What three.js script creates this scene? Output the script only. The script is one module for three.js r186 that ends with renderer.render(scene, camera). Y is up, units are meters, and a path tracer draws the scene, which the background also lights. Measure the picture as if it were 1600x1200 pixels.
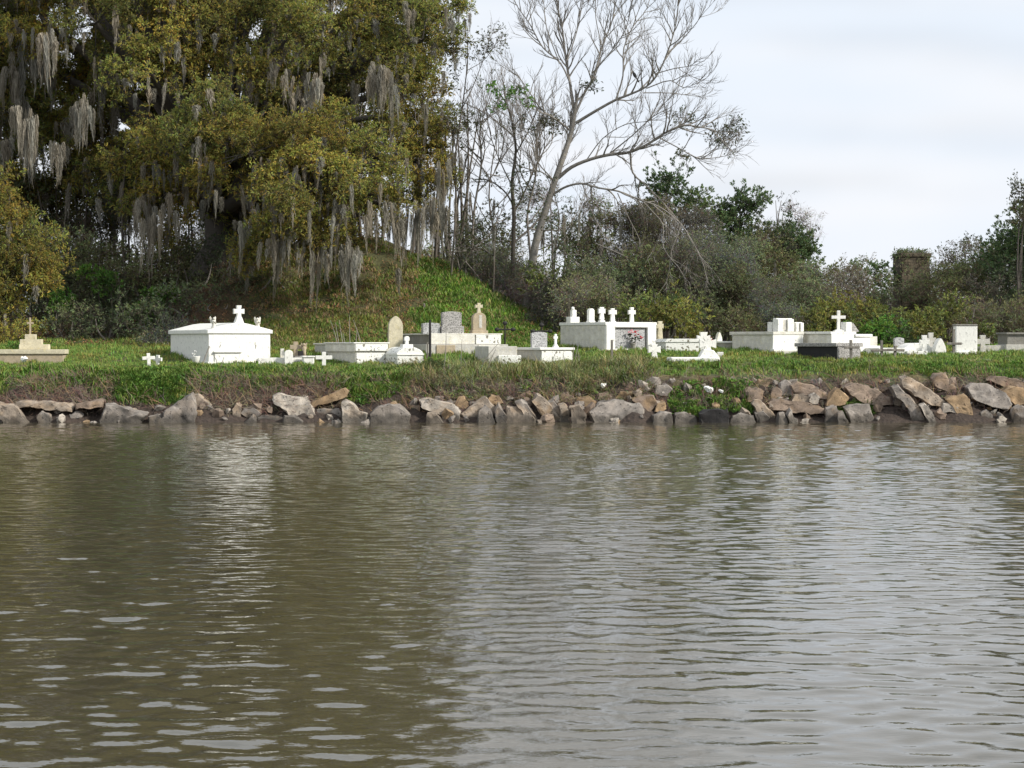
import * as THREE from 'three';
import { RoundedBoxGeometry } from 'three/addons/geometries/RoundedBoxGeometry.js';
import { mergeGeometries, mergeVertices, toCreasedNormals } from 'three/addons/utils/BufferGeometryUtils.js';
import { createNoise2D, createNoise3D, createNoise4D } from 'simplex-noise';

// ---------------------------------------------------------------- camera
const FOCAL = 3600, EYE = 2.2, HORIZON = 540, BACK = 14.7;           // in units of a 1600 x 1200 picture
const scene = new THREE.Scene();
const camera = new THREE.PerspectiveCamera(2 * Math.atan(600 / FOCAL) * 180 / Math.PI, 4 / 3, 0.1, 2000);
const PITCH = Math.atan((600 - HORIZON) / FOCAL);
camera.position.set(0, EYE, BACK);
camera.rotation.x = -PITCH;
scene.add(camera);

const renderer = new THREE.WebGLRenderer({ antialias: true });
renderer.setSize(1024, 768);
renderer.toneMapping = THREE.LinearToneMapping;
renderer.toneMappingExposure = 1.15;
renderer.shadowMap.enabled = true;

// ---------------------------------------------------------------- random numbers and noise
function rngOf(seed) { let a = seed >>> 0; return () => { a = (a + 0x6D2B79F5) | 0; let t = Math.imul(a ^ (a >>> 15), 1 | a); t = (t + Math.imul(t ^ (t >>> 7), 61 | t)) ^ t; return ((t ^ (t >>> 14)) >>> 0) / 4294967296; }; }
const N2 = createNoise2D(rngOf(11)), N3 = createNoise3D(rngOf(12)), N4 = createNoise4D(rngOf(13));
const fbm2 = (x, y, o = 4) => { let s = 0, a = 0.5; for (let i = 0; i < o; i++) { s += a * N2(x, y); x = x * 2.03 + 17; y = y * 2.03 - 9; a *= 0.5; } return s; };
const fbm3 = (x, y, z, o = 3) => { let s = 0, a = 0.5; for (let i = 0; i < o; i++) { s += a * N3(x, y, z); x = x * 2.03 + 5; y = y * 2.03; z = z * 2.03 - 7; a *= 0.5; } return s; };
const clamp = (x, a = 0, b = 1) => Math.min(b, Math.max(a, x));
const smooth = (a, b, x) => { const t = clamp((x - a) / (b - a)); return t * t * (3 - 2 * t); };
const lerp = (a, b, t) => a + (b - a) * t;
const V = (x, y, z) => new THREE.Vector3(x, y, z);

// ---------------------------------------------------------------- sky and sun
const SUN = V(0.84, 0.62, 0.36).normalize();
{
  const w = 1024, h = 512, data = new Float32Array(w * h * 4);
  for (let j = 0; j < h; j++) for (let i = 0; i < w; i++) {
    const el = ((j + 0.5) / h - 0.5) * Math.PI, az = ((i + 0.5) / w - 0.5) * 2 * Math.PI;
    const x = Math.cos(el) * Math.cos(az), y = Math.sin(el), z = Math.cos(el) * Math.sin(az);
    const up = Math.max(0, y);
    const k = 1 / (up + 0.16);                                       // thin high cloud, drawn out in long streaks
    const veil = 0.5 + 1.05 * fbm3(x * k * 0.55 + 3, z * k * 1.5, up * 1.5, 5) + 0.4 * fbm3(x * k * 1.6, z * k * 5.5, 7, 4);
    const c = clamp(veil, 0, 1);
    const glow = 0.30 * Math.exp(-Math.pow(Math.acos(clamp(x * SUN.x + y * SUN.y + z * SUN.z, -1, 1)) / 0.42, 2));
    const blue = smooth(0, 0.9, up);
    const o = (j * w + i) * 4;
    const grey = 1 - 0.11 * clamp(1.8 * fbm3(x * k * 0.8 + 9, z * k * 3.2, 3 + up, 5)); 
    data[o] = (lerp(0.735 - 0.12 * blue, 0.835, c) + glow) * grey;
    data[o + 1] = (lerp(0.795 - 0.08 * blue, 0.845, c) + glow) * grey;
    data[o + 2] = (lerp(0.875 - 0.03 * blue, 0.872, c) + glow * 0.95) * grey;
    data[o + 3] = 1;
  }
  const sky = new THREE.DataTexture(data, w, h, THREE.RGBAFormat, THREE.FloatType);
  sky.mapping = THREE.EquirectangularReflectionMapping;
  sky.magFilter = sky.minFilter = THREE.LinearFilter; sky.wrapS = THREE.RepeatWrapping; sky.needsUpdate = true;
  scene.background = sky; scene.environment = sky;
}
const sun = new THREE.DirectionalLight(new THREE.Color().setRGB(1, 0.95, 0.87), 4.3);
sun.position.copy(SUN).multiplyScalar(150).add(V(0, 2, -65));
sun.target.position.set(0, 2, -65);
sun.castShadow = true; sun.shadow.radius = 11; sun.shadow.mapSize.set(4096, 4096);
Object.assign(sun.shadow.camera, { left: -60, right: 60, top: 60, bottom: -60, near: 1, far: 400 });
scene.add(sun, sun.target);

// ---------------------------------------------------------------- picture point at a given depth -> place in the world
function P(u, v, d) {
  const cx = (u - 800) / FOCAL, cy = (600 - v) / FOCAL;
  const y = cy * Math.cos(PITCH) - Math.sin(PITCH), z = -cy * Math.sin(PITCH) - Math.cos(PITCH), t = (d + BACK) / -z;
  return V(cx * t, EYE + y * t, -d);
}
const px = (n, d) => n * (d + BACK) / FOCAL;                                   // that many picture units, in metres, at depth d

// ---------------------------------------------------------------- things, parts
const taken = {};
function numbered(name) { const n = taken[name] = (taken[name] ?? -1) + 1; return n ? name + '_' + String(n).padStart(3, '0') : name; }
function tag(o, label, category, group) { o.userData.label = label; o.userData.category = category; if (group) o.userData.group = group; return o; }
function thing(name, label, category, pos = V(0, 0, 0), turn = 0, group) {
  const o = new THREE.Group(); o.name = numbered(name); o.position.copy(pos); o.rotation.y = turn; scene.add(o);
  return tag(o, label, category, group);
}
function mesh(name, geo, mat, parent) {
  const m = new THREE.Mesh(geo, mat); m.name = parent ? name : numbered(name); m.castShadow = m.receiveShadow = true; (parent ?? scene).add(m); return m;
}
function single(name, geo, mat, label, category, group) { return tag(mesh(name, geo, mat), label, category, group); }
const M4 = new THREE.Matrix4();
function at(geo, x = 0, y = 0, z = 0, ry = 0, rx = 0, rz = 0) {
  if (rx || ry || rz) geo.applyMatrix4(M4.makeRotationFromEuler(new THREE.Euler(rx, ry, rz, 'YXZ')));
  return geo.translate(x, y, z);
}
function merge(list) {
  const keys = ['position', 'normal', 'uv'].concat(list.every((g) => g.attributes.color) ? ['color'] : []);
  return mergeGeometries(list.map((g) => { const n = g.index ? g.toNonIndexed() : g; for (const k of Object.keys(n.attributes)) if (!keys.includes(k)) n.deleteAttribute(k); if (!n.attributes.uv) n.setAttribute('uv', new THREE.BufferAttribute(new Float32Array(n.attributes.position.count * 2), 2)); return n; }));
}
function instances(name, geo, mat, mats, cols, parent, label, category) {
  const m = new THREE.InstancedMesh(geo, mat, mats.length);
  mats.forEach((q, i) => m.setMatrixAt(i, q)); if (cols) cols.forEach((c, i) => m.setColorAt(i, c));
  m.castShadow = m.receiveShadow = true; m.frustumCulled = false;
  m.name = parent ? name : numbered(name); m.userData.kind = 'stuff'; if (label) tag(m, label, category);
  (parent ?? scene).add(m); return m;
}
// texture coordinates in metres, laid on along the axis each face looks down
function boxUV(geo, s = 1) {
  const g = geo.index ? geo.toNonIndexed() : geo, p = g.attributes.position, uv = new Float32Array(p.count * 2), a = V(), b = V(), c = V();
  for (let i = 0; i < p.count; i += 3) {
    a.fromBufferAttribute(p, i); b.fromBufferAttribute(p, i + 1); c.fromBufferAttribute(p, i + 2);
    const n = b.clone().sub(a).cross(c.clone().sub(a)); const ax = Math.abs(n.x), ay = Math.abs(n.y), az = Math.abs(n.z);
    [a, b, c].forEach((q, k) => { const [s1, t1] = ay > ax && ay > az ? [q.x, q.z] : ax > az ? [q.z, q.y] : [q.x, q.y]; uv[(i + k) * 2] = s1 * s; uv[(i + k) * 2 + 1] = t1 * s; });
  }
  g.setAttribute('uv', new THREE.BufferAttribute(uv, 2)); return g;
}

// ---------------------------------------------------------------- materials
// seamless noise at texture position (s, t) in 0..1
function tile(s, t, f, o = 4, q = 0) { let r = 0, a = 0.5; const A = s * 2 * Math.PI, B = t * 2 * Math.PI; for (let i = 0; i < o; i++) { const k = f / (2 * Math.PI); r += a * N4(Math.cos(A) * k + q, Math.sin(A) * k, Math.cos(B) * k, Math.sin(B) * k - q); f *= 2; a *= 0.5; } return r; }
function texture(n, fn, srgb = true, rep = 1) {
  const d = new Uint8Array(n * n * 4);
  for (let j = 0; j < n; j++) for (let i = 0; i < n; i++) { const c = fn(i / n, j / n), o = (j * n + i) * 4; for (let k = 0; k < 3; k++) d[o + k] = clamp(c[k]) * 255; d[o + 3] = 255; }
  const t = new THREE.DataTexture(d, n, n); t.magFilter = THREE.LinearFilter; t.minFilter = THREE.LinearMipmapLinearFilter; t.generateMipmaps = true;
  t.wrapS = t.wrapT = THREE.RepeatWrapping; t.repeat.set(rep, rep); if (srgb) t.colorSpace = THREE.SRGBColorSpace; t.needsUpdate = true; return t;
}
const g3 = (x) => [x, x, x];
const lin = (r, g, b) => new THREE.Color().setRGB(r, g, b);
const std = (o) => new THREE.MeshStandardMaterial({ roughness: 0.9, ...o });
const grainBump = texture(512, (s, t) => g3(0.5 + 0.6 * tile(s, t, 10, 5, 2)), false);
const paintTex = texture(512, (s, t) => { const b = tile(s, t, 3, 4, 1), f = tile(s, t, 22, 3, 4); const k = 0.965 + 0.06 * b + 0.03 * f - 0.16 * smooth(0.24, 0.5, tile(s, t, 6, 5, 9)) - 0.07 * smooth(0.1, 0.4, tile(s, t * 0.3, 16, 4, 19)); return [k, k * 0.995, k * 0.975]; });
const peelTex = texture(512, (s, t) => { const m = smooth(0.20, 0.27, tile(s, t, 7, 5, 6) + 0.25 * tile(s, t, 2, 2, 3)), k = 0.95 + 0.05 * tile(s, t, 15, 3, 4); return [lerp(k, 0.52, m), lerp(k, 0.5, m), lerp(k * 0.98, 0.45, m)]; });
const concreteTex = texture(512, (s, t) => { const k = 0.90 + 0.18 * tile(s, t, 3, 5, 7) + 0.16 * tile(s, t, 30, 3, 8), m = smooth(0.15, 0.4, tile(s, t, 5, 4, 12)); return [k, k * (0.985 - 0.01 * m), k * (0.955 - 0.06 * m)]; });
const graniteTex = texture(512, (s, t) => { const m = smooth(0.05, 0.2, tile(s, t, 24, 4, 5)), k = 0.85 + 0.1 * tile(s, t, 4, 3, 1); return g3(lerp(k, 0.4, m)); });
const rockTex = texture(1024, (s, t) => { const k = 0.78 + 0.26 * tile(s, t, 4, 6, 21) + 0.14 * tile(s, t, 44, 3, 8) - 0.25 * smooth(0.25, 0.42, tile(s, t, 17, 4, 15)); return [k, k * 0.985, k * 0.96]; });
const woodTex = texture(256, (s, t) => g3(0.72 + 0.3 * tile(s, t * 0.25, 14, 4, 3) + 0.1 * tile(s, t, 40, 2, 5)));
const M = {
  white: std({ color: lin(0.82, 0.82, 0.80), map: paintTex, bumpMap: grainBump, bumpScale: 0.004, roughness: 0.75 }),
  peeled: std({ color: lin(0.80, 0.80, 0.78), map: peelTex, bumpMap: grainBump, bumpScale: 0.006, roughness: 0.85 }),
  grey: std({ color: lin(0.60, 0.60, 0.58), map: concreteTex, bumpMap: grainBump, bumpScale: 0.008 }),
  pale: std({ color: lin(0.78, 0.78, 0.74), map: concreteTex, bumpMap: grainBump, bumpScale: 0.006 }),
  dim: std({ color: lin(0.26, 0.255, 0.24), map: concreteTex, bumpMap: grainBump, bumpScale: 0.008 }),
  cream: std({ color: lin(0.66, 0.62, 0.48), map: concreteTex, bumpMap: grainBump, bumpScale: 0.006 }),
  tan: std({ color: lin(0.47, 0.40, 0.30), map: concreteTex, bumpMap: grainBump, bumpScale: 0.006 }),
  granite: std({ color: lin(0.56, 0.56, 0.55), map: graniteTex, roughness: 0.6 }),
  black: std({ color: lin(0.022, 0.022, 0.025), map: concreteTex, roughness: 0.85 }),
  mottled: std({ color: lin(0.52, 0.50, 0.47), map: graniteTex, bumpMap: grainBump, bumpScale: 0.01 }),
  iron: std({ color: lin(0.025, 0.023, 0.022), roughness: 0.7, metalness: 0.4 }),
  wood: std({ color: lin(0.36, 0.33, 0.28), map: woodTex }),
  dark: std({ color: lin(0.03, 0.03, 0.03) }),
  red: std({ color: lin(0.45, 0.02, 0.03), roughness: 0.7 }),
  pink: std({ color: lin(0.62, 0.26, 0.28), roughness: 0.7 }),
  rock: std({ color: lin(1, 1, 1), map: rockTex, bumpMap: rockTex, bumpScale: 0.03, vertexColors: true, roughness: 0.92 }),
  bark: std({ color: lin(0.085, 0.075, 0.062), bumpMap: grainBump, bumpScale: 0.03 }),
  paleBark: std({ color: lin(0.30, 0.285, 0.272), map: concreteTex, bumpMap: grainBump, bumpScale: 0.02 }),
  greyTwig: std({ color: lin(0.23, 0.205, 0.18) }),
  twig: std({ color: lin(0.10, 0.085, 0.068) }),
  ground: std({ vertexColors: true, map: texture(512, (s, t) => g3(0.82 + 0.3 * tile(s, t, 9, 5, 33)), true), bumpMap: grainBump, bumpScale: 0.05, roughness: 1 }),
  brush: std({ color: lin(1, 1, 1), vertexColors: true, roughness: 1 }),
  leaf: new THREE.MeshPhysicalMaterial({ color: lin(1, 1, 1), vertexColors: true, roughness: 1, transmission: 0.35, thickness: 0, specularIntensity: 0.4, side: THREE.DoubleSide }),
  grass: std({ color: lin(1, 1, 1), vertexColors: true, roughness: 1, side: THREE.DoubleSide }),
  moss: new THREE.MeshPhysicalMaterial({ color: lin(1, 1, 1), vertexColors: true, roughness: 1, transmission: 0.3, thickness: 0, specularIntensity: 0.1, side: THREE.DoubleSide }),
};

// ---------------------------------------------------------------- the land
const PROFILE = [[-60, -3], [40, -2.4], [50, -0.6], [51.2, -0.06], [52.2, 0.52], [53, 1.02], [54.4, 1.5], [55.4, 1.66], [58, 1.80], [61, 2.0], [66, 2.16], [80, 2.3], [300, 2.8]];
function baseHeight(d) {
  for (let i = 1; i < PROFILE.length; i++) if (d < PROFILE[i][0]) { const [a, p] = PROFILE[i - 1], [b, q] = PROFILE[i]; return lerp(p, q, (d - a) / (b - a)); }
  return 2.8;
}
function H(x, z) {
  const d = -z + 0.25 * N2(x * 0.35, 4) + 0.12 * N2(x * 1.3, 9);
  let y = baseHeight(d);
  const bank = smooth(50.5, 52.5, d);
  y += bank * (0.07 * N2(x * 0.9, z * 0.9) + 0.035 * N2(x * 2.7 + 5, z * 2.7));
  y += 0.08 * smooth(53.5, 55.0, d) * smooth(58, 55.4, d) * (0.4 + N2(x * 0.5 + 8, 2)) * smooth(2, -3, x);
  y -= 0.17 * smooth(4, 1, x) * smooth(53.2, 54.6, d) * smooth(61, 57.6, d);        // a ragged lip of turf on the crest
  const across = smooth(4.2, -5.6, x) * (1 - 0.72 * smooth(-8.8, -14.5, x)) * (1 - smooth(-30, -44, x)), along = smooth(62.5, 73.5, d) * (1 - smooth(84, 104, d));
  y += across * along * (3.75 + 0.35 * N2(x * 0.22 + 3, z * 0.22)) + across * along * 0.12 * N2(x * 1.1, z * 1.1);
  return y;
}
const onGround = (u, d, sink = 0) => { const x = px(u - 800, d); return V(x, H(x, -d) - sink, -d); };
{
  const xs = [], zs = [];
  for (let x = -130; x < -26; x += 4) xs.push(x); for (let x = -26; x <= 26; x += 0.16) xs.push(x); for (let x = 28; x <= 132; x += 4) xs.push(x);
  for (let d = 46; d < 50; d += 0.5) zs.push(-d); for (let d = 50; d < 57; d += 0.12) zs.push(-d); for (let d = 57; d < 84; d += 0.22) zs.push(-d); for (let d = 84; d < 300; d *= 1.06) zs.push(-d);
  const nx = xs.length, pos = [], col = [], uv = [], idx = [], c = V();
  zs.forEach((z, j) => xs.forEach((x, i) => {
    const y = H(x, z), d = -z;
    pos.push(x, y, z); uv.push(x * 0.7, z * 0.7);
    // earth, leaf litter and turf, in patches with ragged edges
    const n1 = fbm2(x * 0.35 + 2, z * 0.35, 5), n2 = fbm2(x * 1.5, z * 1.5 + 40, 4);
    const green = V(0.060, 0.095, 0.022), dry = V(0.15, 0.125, 0.055), litter = V(0.125, 0.072, 0.036), mud = V(0.068, 0.048, 0.036), roots = V(0.075, 0.05, 0.038);
    c.copy(green).lerp(dry, smooth(-0.05, 0.35, n1 + 0.4 * n2));
    const mound = smooth(63, 65, d) * smooth(5.5, 1, x);
    c.lerp(litter, mound * smooth(0.0, 0.22, fbm2(x * 0.28 + 30, z * 0.4, 4) + 0.5 * n2) * 0.4);
    c.lerp(litter, mound * smooth(-9.2, -10.6, x + n2 * 2));
    c.lerp(litter, smooth(65.5, 67, d + n2) * smooth(0.5, 2.5, x));
    const edge = d + n2 * 0.9 + (x > 3 ? 0.25 : -0.35);
    c.lerp(roots, smooth(53.7, 53.35, edge)); c.lerp(mud, smooth(52.4, 52.1, edge));
    col.push(c.x, c.y, c.z);
    if (i && j) { const a = (j - 1) * nx + i - 1, b = a + 1, e = j * nx + i - 1, f = e + 1; idx.push(a, b, e, b, f, e); }
  }));
  const g = new THREE.BufferGeometry();
  g.setAttribute('position', new THREE.Float32BufferAttribute(pos, 3)); g.setAttribute('color', new THREE.Float32BufferAttribute(col, 3)); g.setAttribute('uv', new THREE.Float32BufferAttribute(uv, 2));
  g.setIndex(idx); g.computeVertexNormals();
  const o = mesh('ground', g, M.ground); o.userData = { kind: 'structure', label: 'grassy river bank and burial mound with brown earth edge', category: 'ground' };
}

// ---------------------------------------------------------------- the river
{
  const r = rngOf(77), waves = [];
  for (let i = 0; i < 80; i++) {
    const L = 0.17 * Math.pow(1.7 / 0.17, Math.pow(r(), 1.15)), th = (r() + r() + r() - 1.5) * 1.85 + 0.1, s = (0.6 + 0.8 * r()) * Math.exp(-Math.pow(Math.log(L / 0.36) / 0.85, 2));
    waves.push([Math.sin(th) * 2 * Math.PI / L, Math.cos(th) * 2 * Math.PI / L, r() * 6.283, s, s * L / (2 * Math.PI)]);
  }
  const rms = Math.sqrt(waves.reduce((a, w) => a + w[3] * w[3] / 2, 0)), k = 0.062 / rms;
  const xs = [], zs = [];
  const far = []; for (let a = 17.4, st = 0.5; a < 150; a += st, st *= 1.35) far.push(a);
  for (const a of far.slice().reverse()) xs.push(-a); for (let x = -17; x <= 17.001; x += 0.06) xs.push(x); xs.push(...far);
  const near = []; for (let a = 0.3, st = 0.4; a < 90; a += st, st *= 1.4) near.push(a);
  for (const a of near.slice().reverse()) zs.push(3.6 + a); for (let d = -3.6; d < 52.6; d += 0.032 + 0.0010 * (d + BACK)) zs.push(-d);
  const nx = xs.length, n = nx * zs.length, pos = new Float32Array(n * 3), nor = new Float32Array(n * 3), uv = new Float32Array(n * 2), idx = [];
  let q = 0;
  zs.forEach((z, j) => xs.forEach((x, i) => {
    let y = 0, sx = 0, sz = 0;
    const fade = smooth(17.3, 15.5, Math.abs(x)) * smooth(-3.6, -2.8, -z);
    if (fade > 0) {
      const gust = 0.78 + 0.5 * fbm2(x * 0.16 + 4, z * 0.11, 3), amp = k * fade * gust * (1 - 0.2 * smooth(44, 51, -z));
      for (const w of waves) { const ph = x * w[0] + z * w[1] + w[2], sn = Math.sin(ph), cs = Math.cos(ph); y += w[4] * sn; sx += w[4] * w[0] * cs; sz += w[4] * w[1] * cs; }
      y *= amp; sx *= amp; sz *= amp;
    }
    pos[q * 3] = x; pos[q * 3 + 1] = y; pos[q * 3 + 2] = z;
    const m = 1 / Math.hypot(sx, 1, sz); nor[q * 3] = -sx * m; nor[q * 3 + 1] = m; nor[q * 3 + 2] = -sz * m;
    uv[q * 2] = x / 5.1; uv[q * 2 + 1] = z / 3.3; q++;
    if (i && j) { const a = (j - 1) * nx + i - 1, b = a + 1, e = j * nx + i - 1, f = e + 1; idx.push(a, b, e, b, f, e); }
  }));
  const g = new THREE.BufferGeometry();
  g.setAttribute('position', new THREE.BufferAttribute(pos, 3)); g.setAttribute('normal', new THREE.BufferAttribute(nor, 3)); g.setAttribute('uv', new THREE.BufferAttribute(uv, 2)); g.setIndex(idx);
  // the sheet is wound so that it faces up
  const ripple = texture(1024, (s, t) => g3(0.5 + 0.5 * tile(s, t, 52, 3, 51)), false);
  const water = new THREE.MeshPhysicalMaterial({ color: lin(0.064, 0.056, 0.034), roughness: 0.02, ior: 1.333, bumpMap: ripple, bumpScale: 0.0012 });
  const o = mesh('water', g, water); o.userData = { kind: 'structure', label: 'murky brown river with small ripples', category: 'water' };
}

// ---------------------------------------------------------------- tubes, blossoms
function tube(pts, radii, sides = 6, curve = false) {
  let p = pts, r = radii;
  if (curve && pts.length > 2) { const c = new THREE.CatmullRomCurve3(pts, false, 'centripetal'), n = (pts.length - 1) * 3; p = c.getPoints(n); r = p.map((_, i) => { const t = i / n * (radii.length - 1), k = Math.min(radii.length - 2, Math.floor(t)); return lerp(radii[k], radii[k + 1], t - k); }); }
  const pos = [], nor = [], uv = [], idx = [], t = V(), a = V(), b = V(), ref = V(0.31, 0.12, 0.94).normalize(); let run = 0;
  for (let i = 0; i < p.length; i++) {
    t.copy(p[Math.min(i + 1, p.length - 1)]).sub(p[Math.max(i - 1, 0)]).normalize();
    a.crossVectors(t, Math.abs(t.dot(ref)) > 0.95 ? V(1, 0, 0) : ref).normalize(); b.crossVectors(t, a);
    if (i) run += p[i].distanceTo(p[i - 1]);
    for (let k = 0; k <= sides; k++) { const q = k / sides * 2 * Math.PI, c = Math.cos(q), s = Math.sin(q), n = V(a.x * c + b.x * s, a.y * c + b.y * s, a.z * c + b.z * s); pos.push(p[i].x + n.x * r[i], p[i].y + n.y * r[i], p[i].z + n.z * r[i]); nor.push(n.x, n.y, n.z); uv.push(k / sides * 0.5, run); }
    if (i) for (let k = 0; k < sides; k++) { const e = (i - 1) * (sides + 1) + k, f = e + sides + 1; idx.push(e, e + 1, f, e + 1, f + 1, f); }
  }
  const g = new THREE.BufferGeometry(); g.setAttribute('position', new THREE.Float32BufferAttribute(pos, 3)); g.setAttribute('normal', new THREE.Float32BufferAttribute(nor, 3)); g.setAttribute('uv', new THREE.Float32BufferAttribute(uv, 2)); g.setIndex(idx); return g;
}
// a spray of small cupped petals or leaves in a ball of radius r
function blossoms(n, r, size, seed) {
  const q = rngOf(seed * 97 + 3), list = [];
  for (let i = 0; i < n; i++) { const g = new THREE.SphereGeometry(size / 2, 5, 3, 0, Math.PI * 2, 0, Math.PI * 0.55).scale(1, 0.5, 0.7); const a = q() * 6.28, e = Math.acos(2 * q() - 1), k = r * Math.cbrt(q()); list.push(at(g, k * Math.sin(e) * Math.cos(a), k * Math.cos(e), k * Math.sin(e) * Math.sin(a), q() * 6.28, q() * 2 - 1, q() * 2 - 1)); }
  return merge(list);
}

// ---------------------------------------------------------------- graves: shapes
const bx = (w, h, d, x = 0, y = 0, z = 0, r = 0.015) => boxUV(at(new RoundedBoxGeometry(w, h, d, 1, Math.min(r, w * 0.3, h * 0.3, d * 0.3)), x, y + h / 2, z));   // stands on y
function extruded(shape, t, bevel = 0.008) { const g = new THREE.ExtrudeGeometry(shape, { depth: t - 2 * bevel, bevelEnabled: true, bevelThickness: bevel, bevelSize: bevel, bevelSegments: 1, curveSegments: 8 }); return boxUV(g.translate(0, 0, -t / 2 + bevel)); }
function poly(pts) { const s = new THREE.Shape(); pts.forEach(([x, y], i) => (i ? s.lineTo(x, y) : s.moveTo(x, y))); s.closePath(); return s; }
// a cross that stands on the origin; flare widens the ends of the arms
function crossShape(h, w, a, flare = 0, armAt = 0.68) {
  const t = a / 2, f = t * (1 + flare), y = h * armAt;
  return poly([[-f * (flare ? 1.1 : 1), 0], [f * (flare ? 1.1 : 1), 0], [t, y - t], [w / 2, y - f], [w / 2, y + f], [t, y + t], [f, h], [-f, h], [-t, y + t], [-w / 2, y + f], [-w / 2, y - f], [-t, y - t]]);
}
function tabletShape(w, h, kind) {
  const s = new THREE.Shape(), q = w / 2; s.moveTo(-q, 0); s.lineTo(q, 0);
  if (kind === 'round') { s.lineTo(q, h - q * 0.8); s.absellipse(0, h - q * 0.8, q, q * 0.8, 0, Math.PI, false); }
  else if (kind === 'gothic') { s.lineTo(q, h * 0.72); s.quadraticCurveTo(q * 0.95, h * 0.92, 0, h); s.quadraticCurveTo(-q * 0.95, h * 0.92, -q, h * 0.72); }
  else if (kind === 'bow') { s.lineTo(q, h * 0.9); s.quadraticCurveTo(0, h * 1.06, -q, h * 0.9); }
  else if (kind === 'point') { s.lineTo(q * 0.85, h * 0.45); s.quadraticCurveTo(q * 0.35, h * 0.95, 0, h); s.quadraticCurveTo(-q * 0.35, h * 0.95, -q * 0.85, h * 0.45); }
  else { s.lineTo(q, h); s.lineTo(-q, h); }
  s.closePath(); return s;
}
const tablet = (w, h, t, kind) => extruded(tabletShape(w, h, kind), t);
function latheGeo(pts, seg = 14) { return boxUV(new THREE.LatheGeometry(pts.map(([x, y]) => new THREE.Vector2(x, y)), seg)); }

// a free cross in the ground or on a tomb: > cross_body, pedestal
function cross({ name = 'white_cross', label, u, d, v0, v1, w = 0.6, a = 0.2, flare = 0, mat = M.white, turn = 0.3, ped = 0, tilt = 0, pos, group, armAt, th }) {
  const foot = pos ?? onGround(u, d, 0.05), top = P(u, v0, d).y, full = top - foot.y, p = ped * full, h = full - p;
  const g = thing(name, label, 'cross', foot, turn, group); g.rotation.z = tilt;
  mesh('cross_body', at(extruded(crossShape(h, h * w, h * a, flare, armAt), th ?? Math.max(0.05, h * a * 0.8)), 0, p - 0.004, 0), mat, g);
  if (ped) mesh('pedestal', boxUV(merge([bx(h * 0.5, p * 0.55, h * 0.42), bx(h * 0.34, p * 0.5, h * 0.3, 0, p * 0.5, 0)])), mat, g);
  return g;
}
// a headstone: > tablet, base
function headstone({ name = 'headstone', label, u, d, v0, w, kind = 'round', mat = M.pale, turn = 0.3, base = 0, t = 0.12, pos, tilt = 0, baseMat }) {
  const foot = pos ?? onGround(u, d, 0.06), full = P(u, v0, d).y - foot.y, b = base * full, W = px(w, d) / Math.cos(turn);
  const g = thing(name, label, 'headstone', foot, turn); g.rotation.z = tilt;
  mesh('tablet', at(tablet(W * (base ? 0.84 : 1), full - b, t, kind), 0, b - 0.003, 0), mat, g);
  if (base) mesh('base', bx(W, b, t * 2.2), baseMat ?? mat, g);
  return g;
}
// a box tomb seen across its front left corner at picture column u; wf and ws: how wide the front and the left side show
function tomb({ name = 'tomb', label, u, d, wf, ws, v0, phi = Math.PI / 6, sink = 0.1, category = 'tomb' }) {
  const c = onGround(u, d), W = px(wf, d) / Math.cos(phi), L = px(ws, d) / Math.sin(phi), co = Math.cos(phi), si = Math.sin(phi);
  const y = c.y - sink, pos = V(c.x - (-W / 2 * co + L / 2 * si), y, c.z - (W / 2 * si + L / 2 * co));
  const g = thing(name, label, category, pos, phi);
  const T = { g, W, L, y, h: P(u, v0, d).y - y, pos, phi };
  T.world = (lx, lz, ly = T.h) => V(pos.x + lx * co + lz * si, y + ly, pos.z - lx * si + lz * co);
  T.byColumn = (uu, lz, ly = T.h) => { let lx = 0; for (let i = 0; i < 6; i++) { const q = T.world(lx, lz, ly), x = px(uu - 800, -q.z); lx += (x - q.x) / co; } return T.world(lx, lz, ly); };
  T.byColumnX = (uu, lx, ly = T.h) => { let lz = 0; for (let i = 0; i < 12; i++) { const q = T.world(lx, lz, ly), x = px(uu - 800, -q.z); lz += (x - q.x) / si * 0.9; } return T.world(lx, lz, ly); };
  T.part = (nm, geo, mat) => mesh(nm, geo, mat, g);
  return T;
}

// ---------------------------------------------------------------- graves, from the left of the picture to the right
{ // stepped grave at the edge of the wood
  const d = 58.5, p = onGround(48, d, 0.1), g = thing('stepped_grave', 'weathered beige grave with stepped headpiece and thin cross by the wood', 'grave', p, 0.12), k = (n) => px(n, d), y = (v) => P(48, v, d).y - p.y;
  mesh('ledger', bx(k(112), y(553), 1.5, -k(4), 0, -0.2), M.tan, g);
  mesh('ledger_slab', bx(k(118), y(546) - y(553), 1.6, -k(4), y(553) - 0.002, -0.2), M.cream, g);
  mesh('step', bx(k(46), y(538) - y(546), 0.6, k(5), y(546) - 0.002, -0.3), M.cream, g);
  mesh('step', bx(k(34), y(530) - y(538), 0.5, k(0), y(538) - 0.004, -0.3), M.cream, g);
  mesh('step', bx(k(17), y(522) - y(530), 0.4, -k(1), y(530) - 0.006, -0.3), M.cream, g);
  mesh('cross_body', at(extruded(crossShape(y(496) - y(522), 0.2, 0.045), 0.045), -k(2), y(522) - 0.01, -0.3), M.tan, g);
}
cross({ label: 'small white cross standing in the weeds beside the white gabled vault', u: 233, d: 56.2, v0: 552, w: 0.85, a: 0.2, turn: 0.25, tilt: 0.06 });
cross({ label: 'little white cross just right of another, half hidden in the weeds', u: 246, d: 56.5, v0: 555, w: 0.75, a: 0.24, turn: -0.4, tilt: -0.05 });

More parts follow.
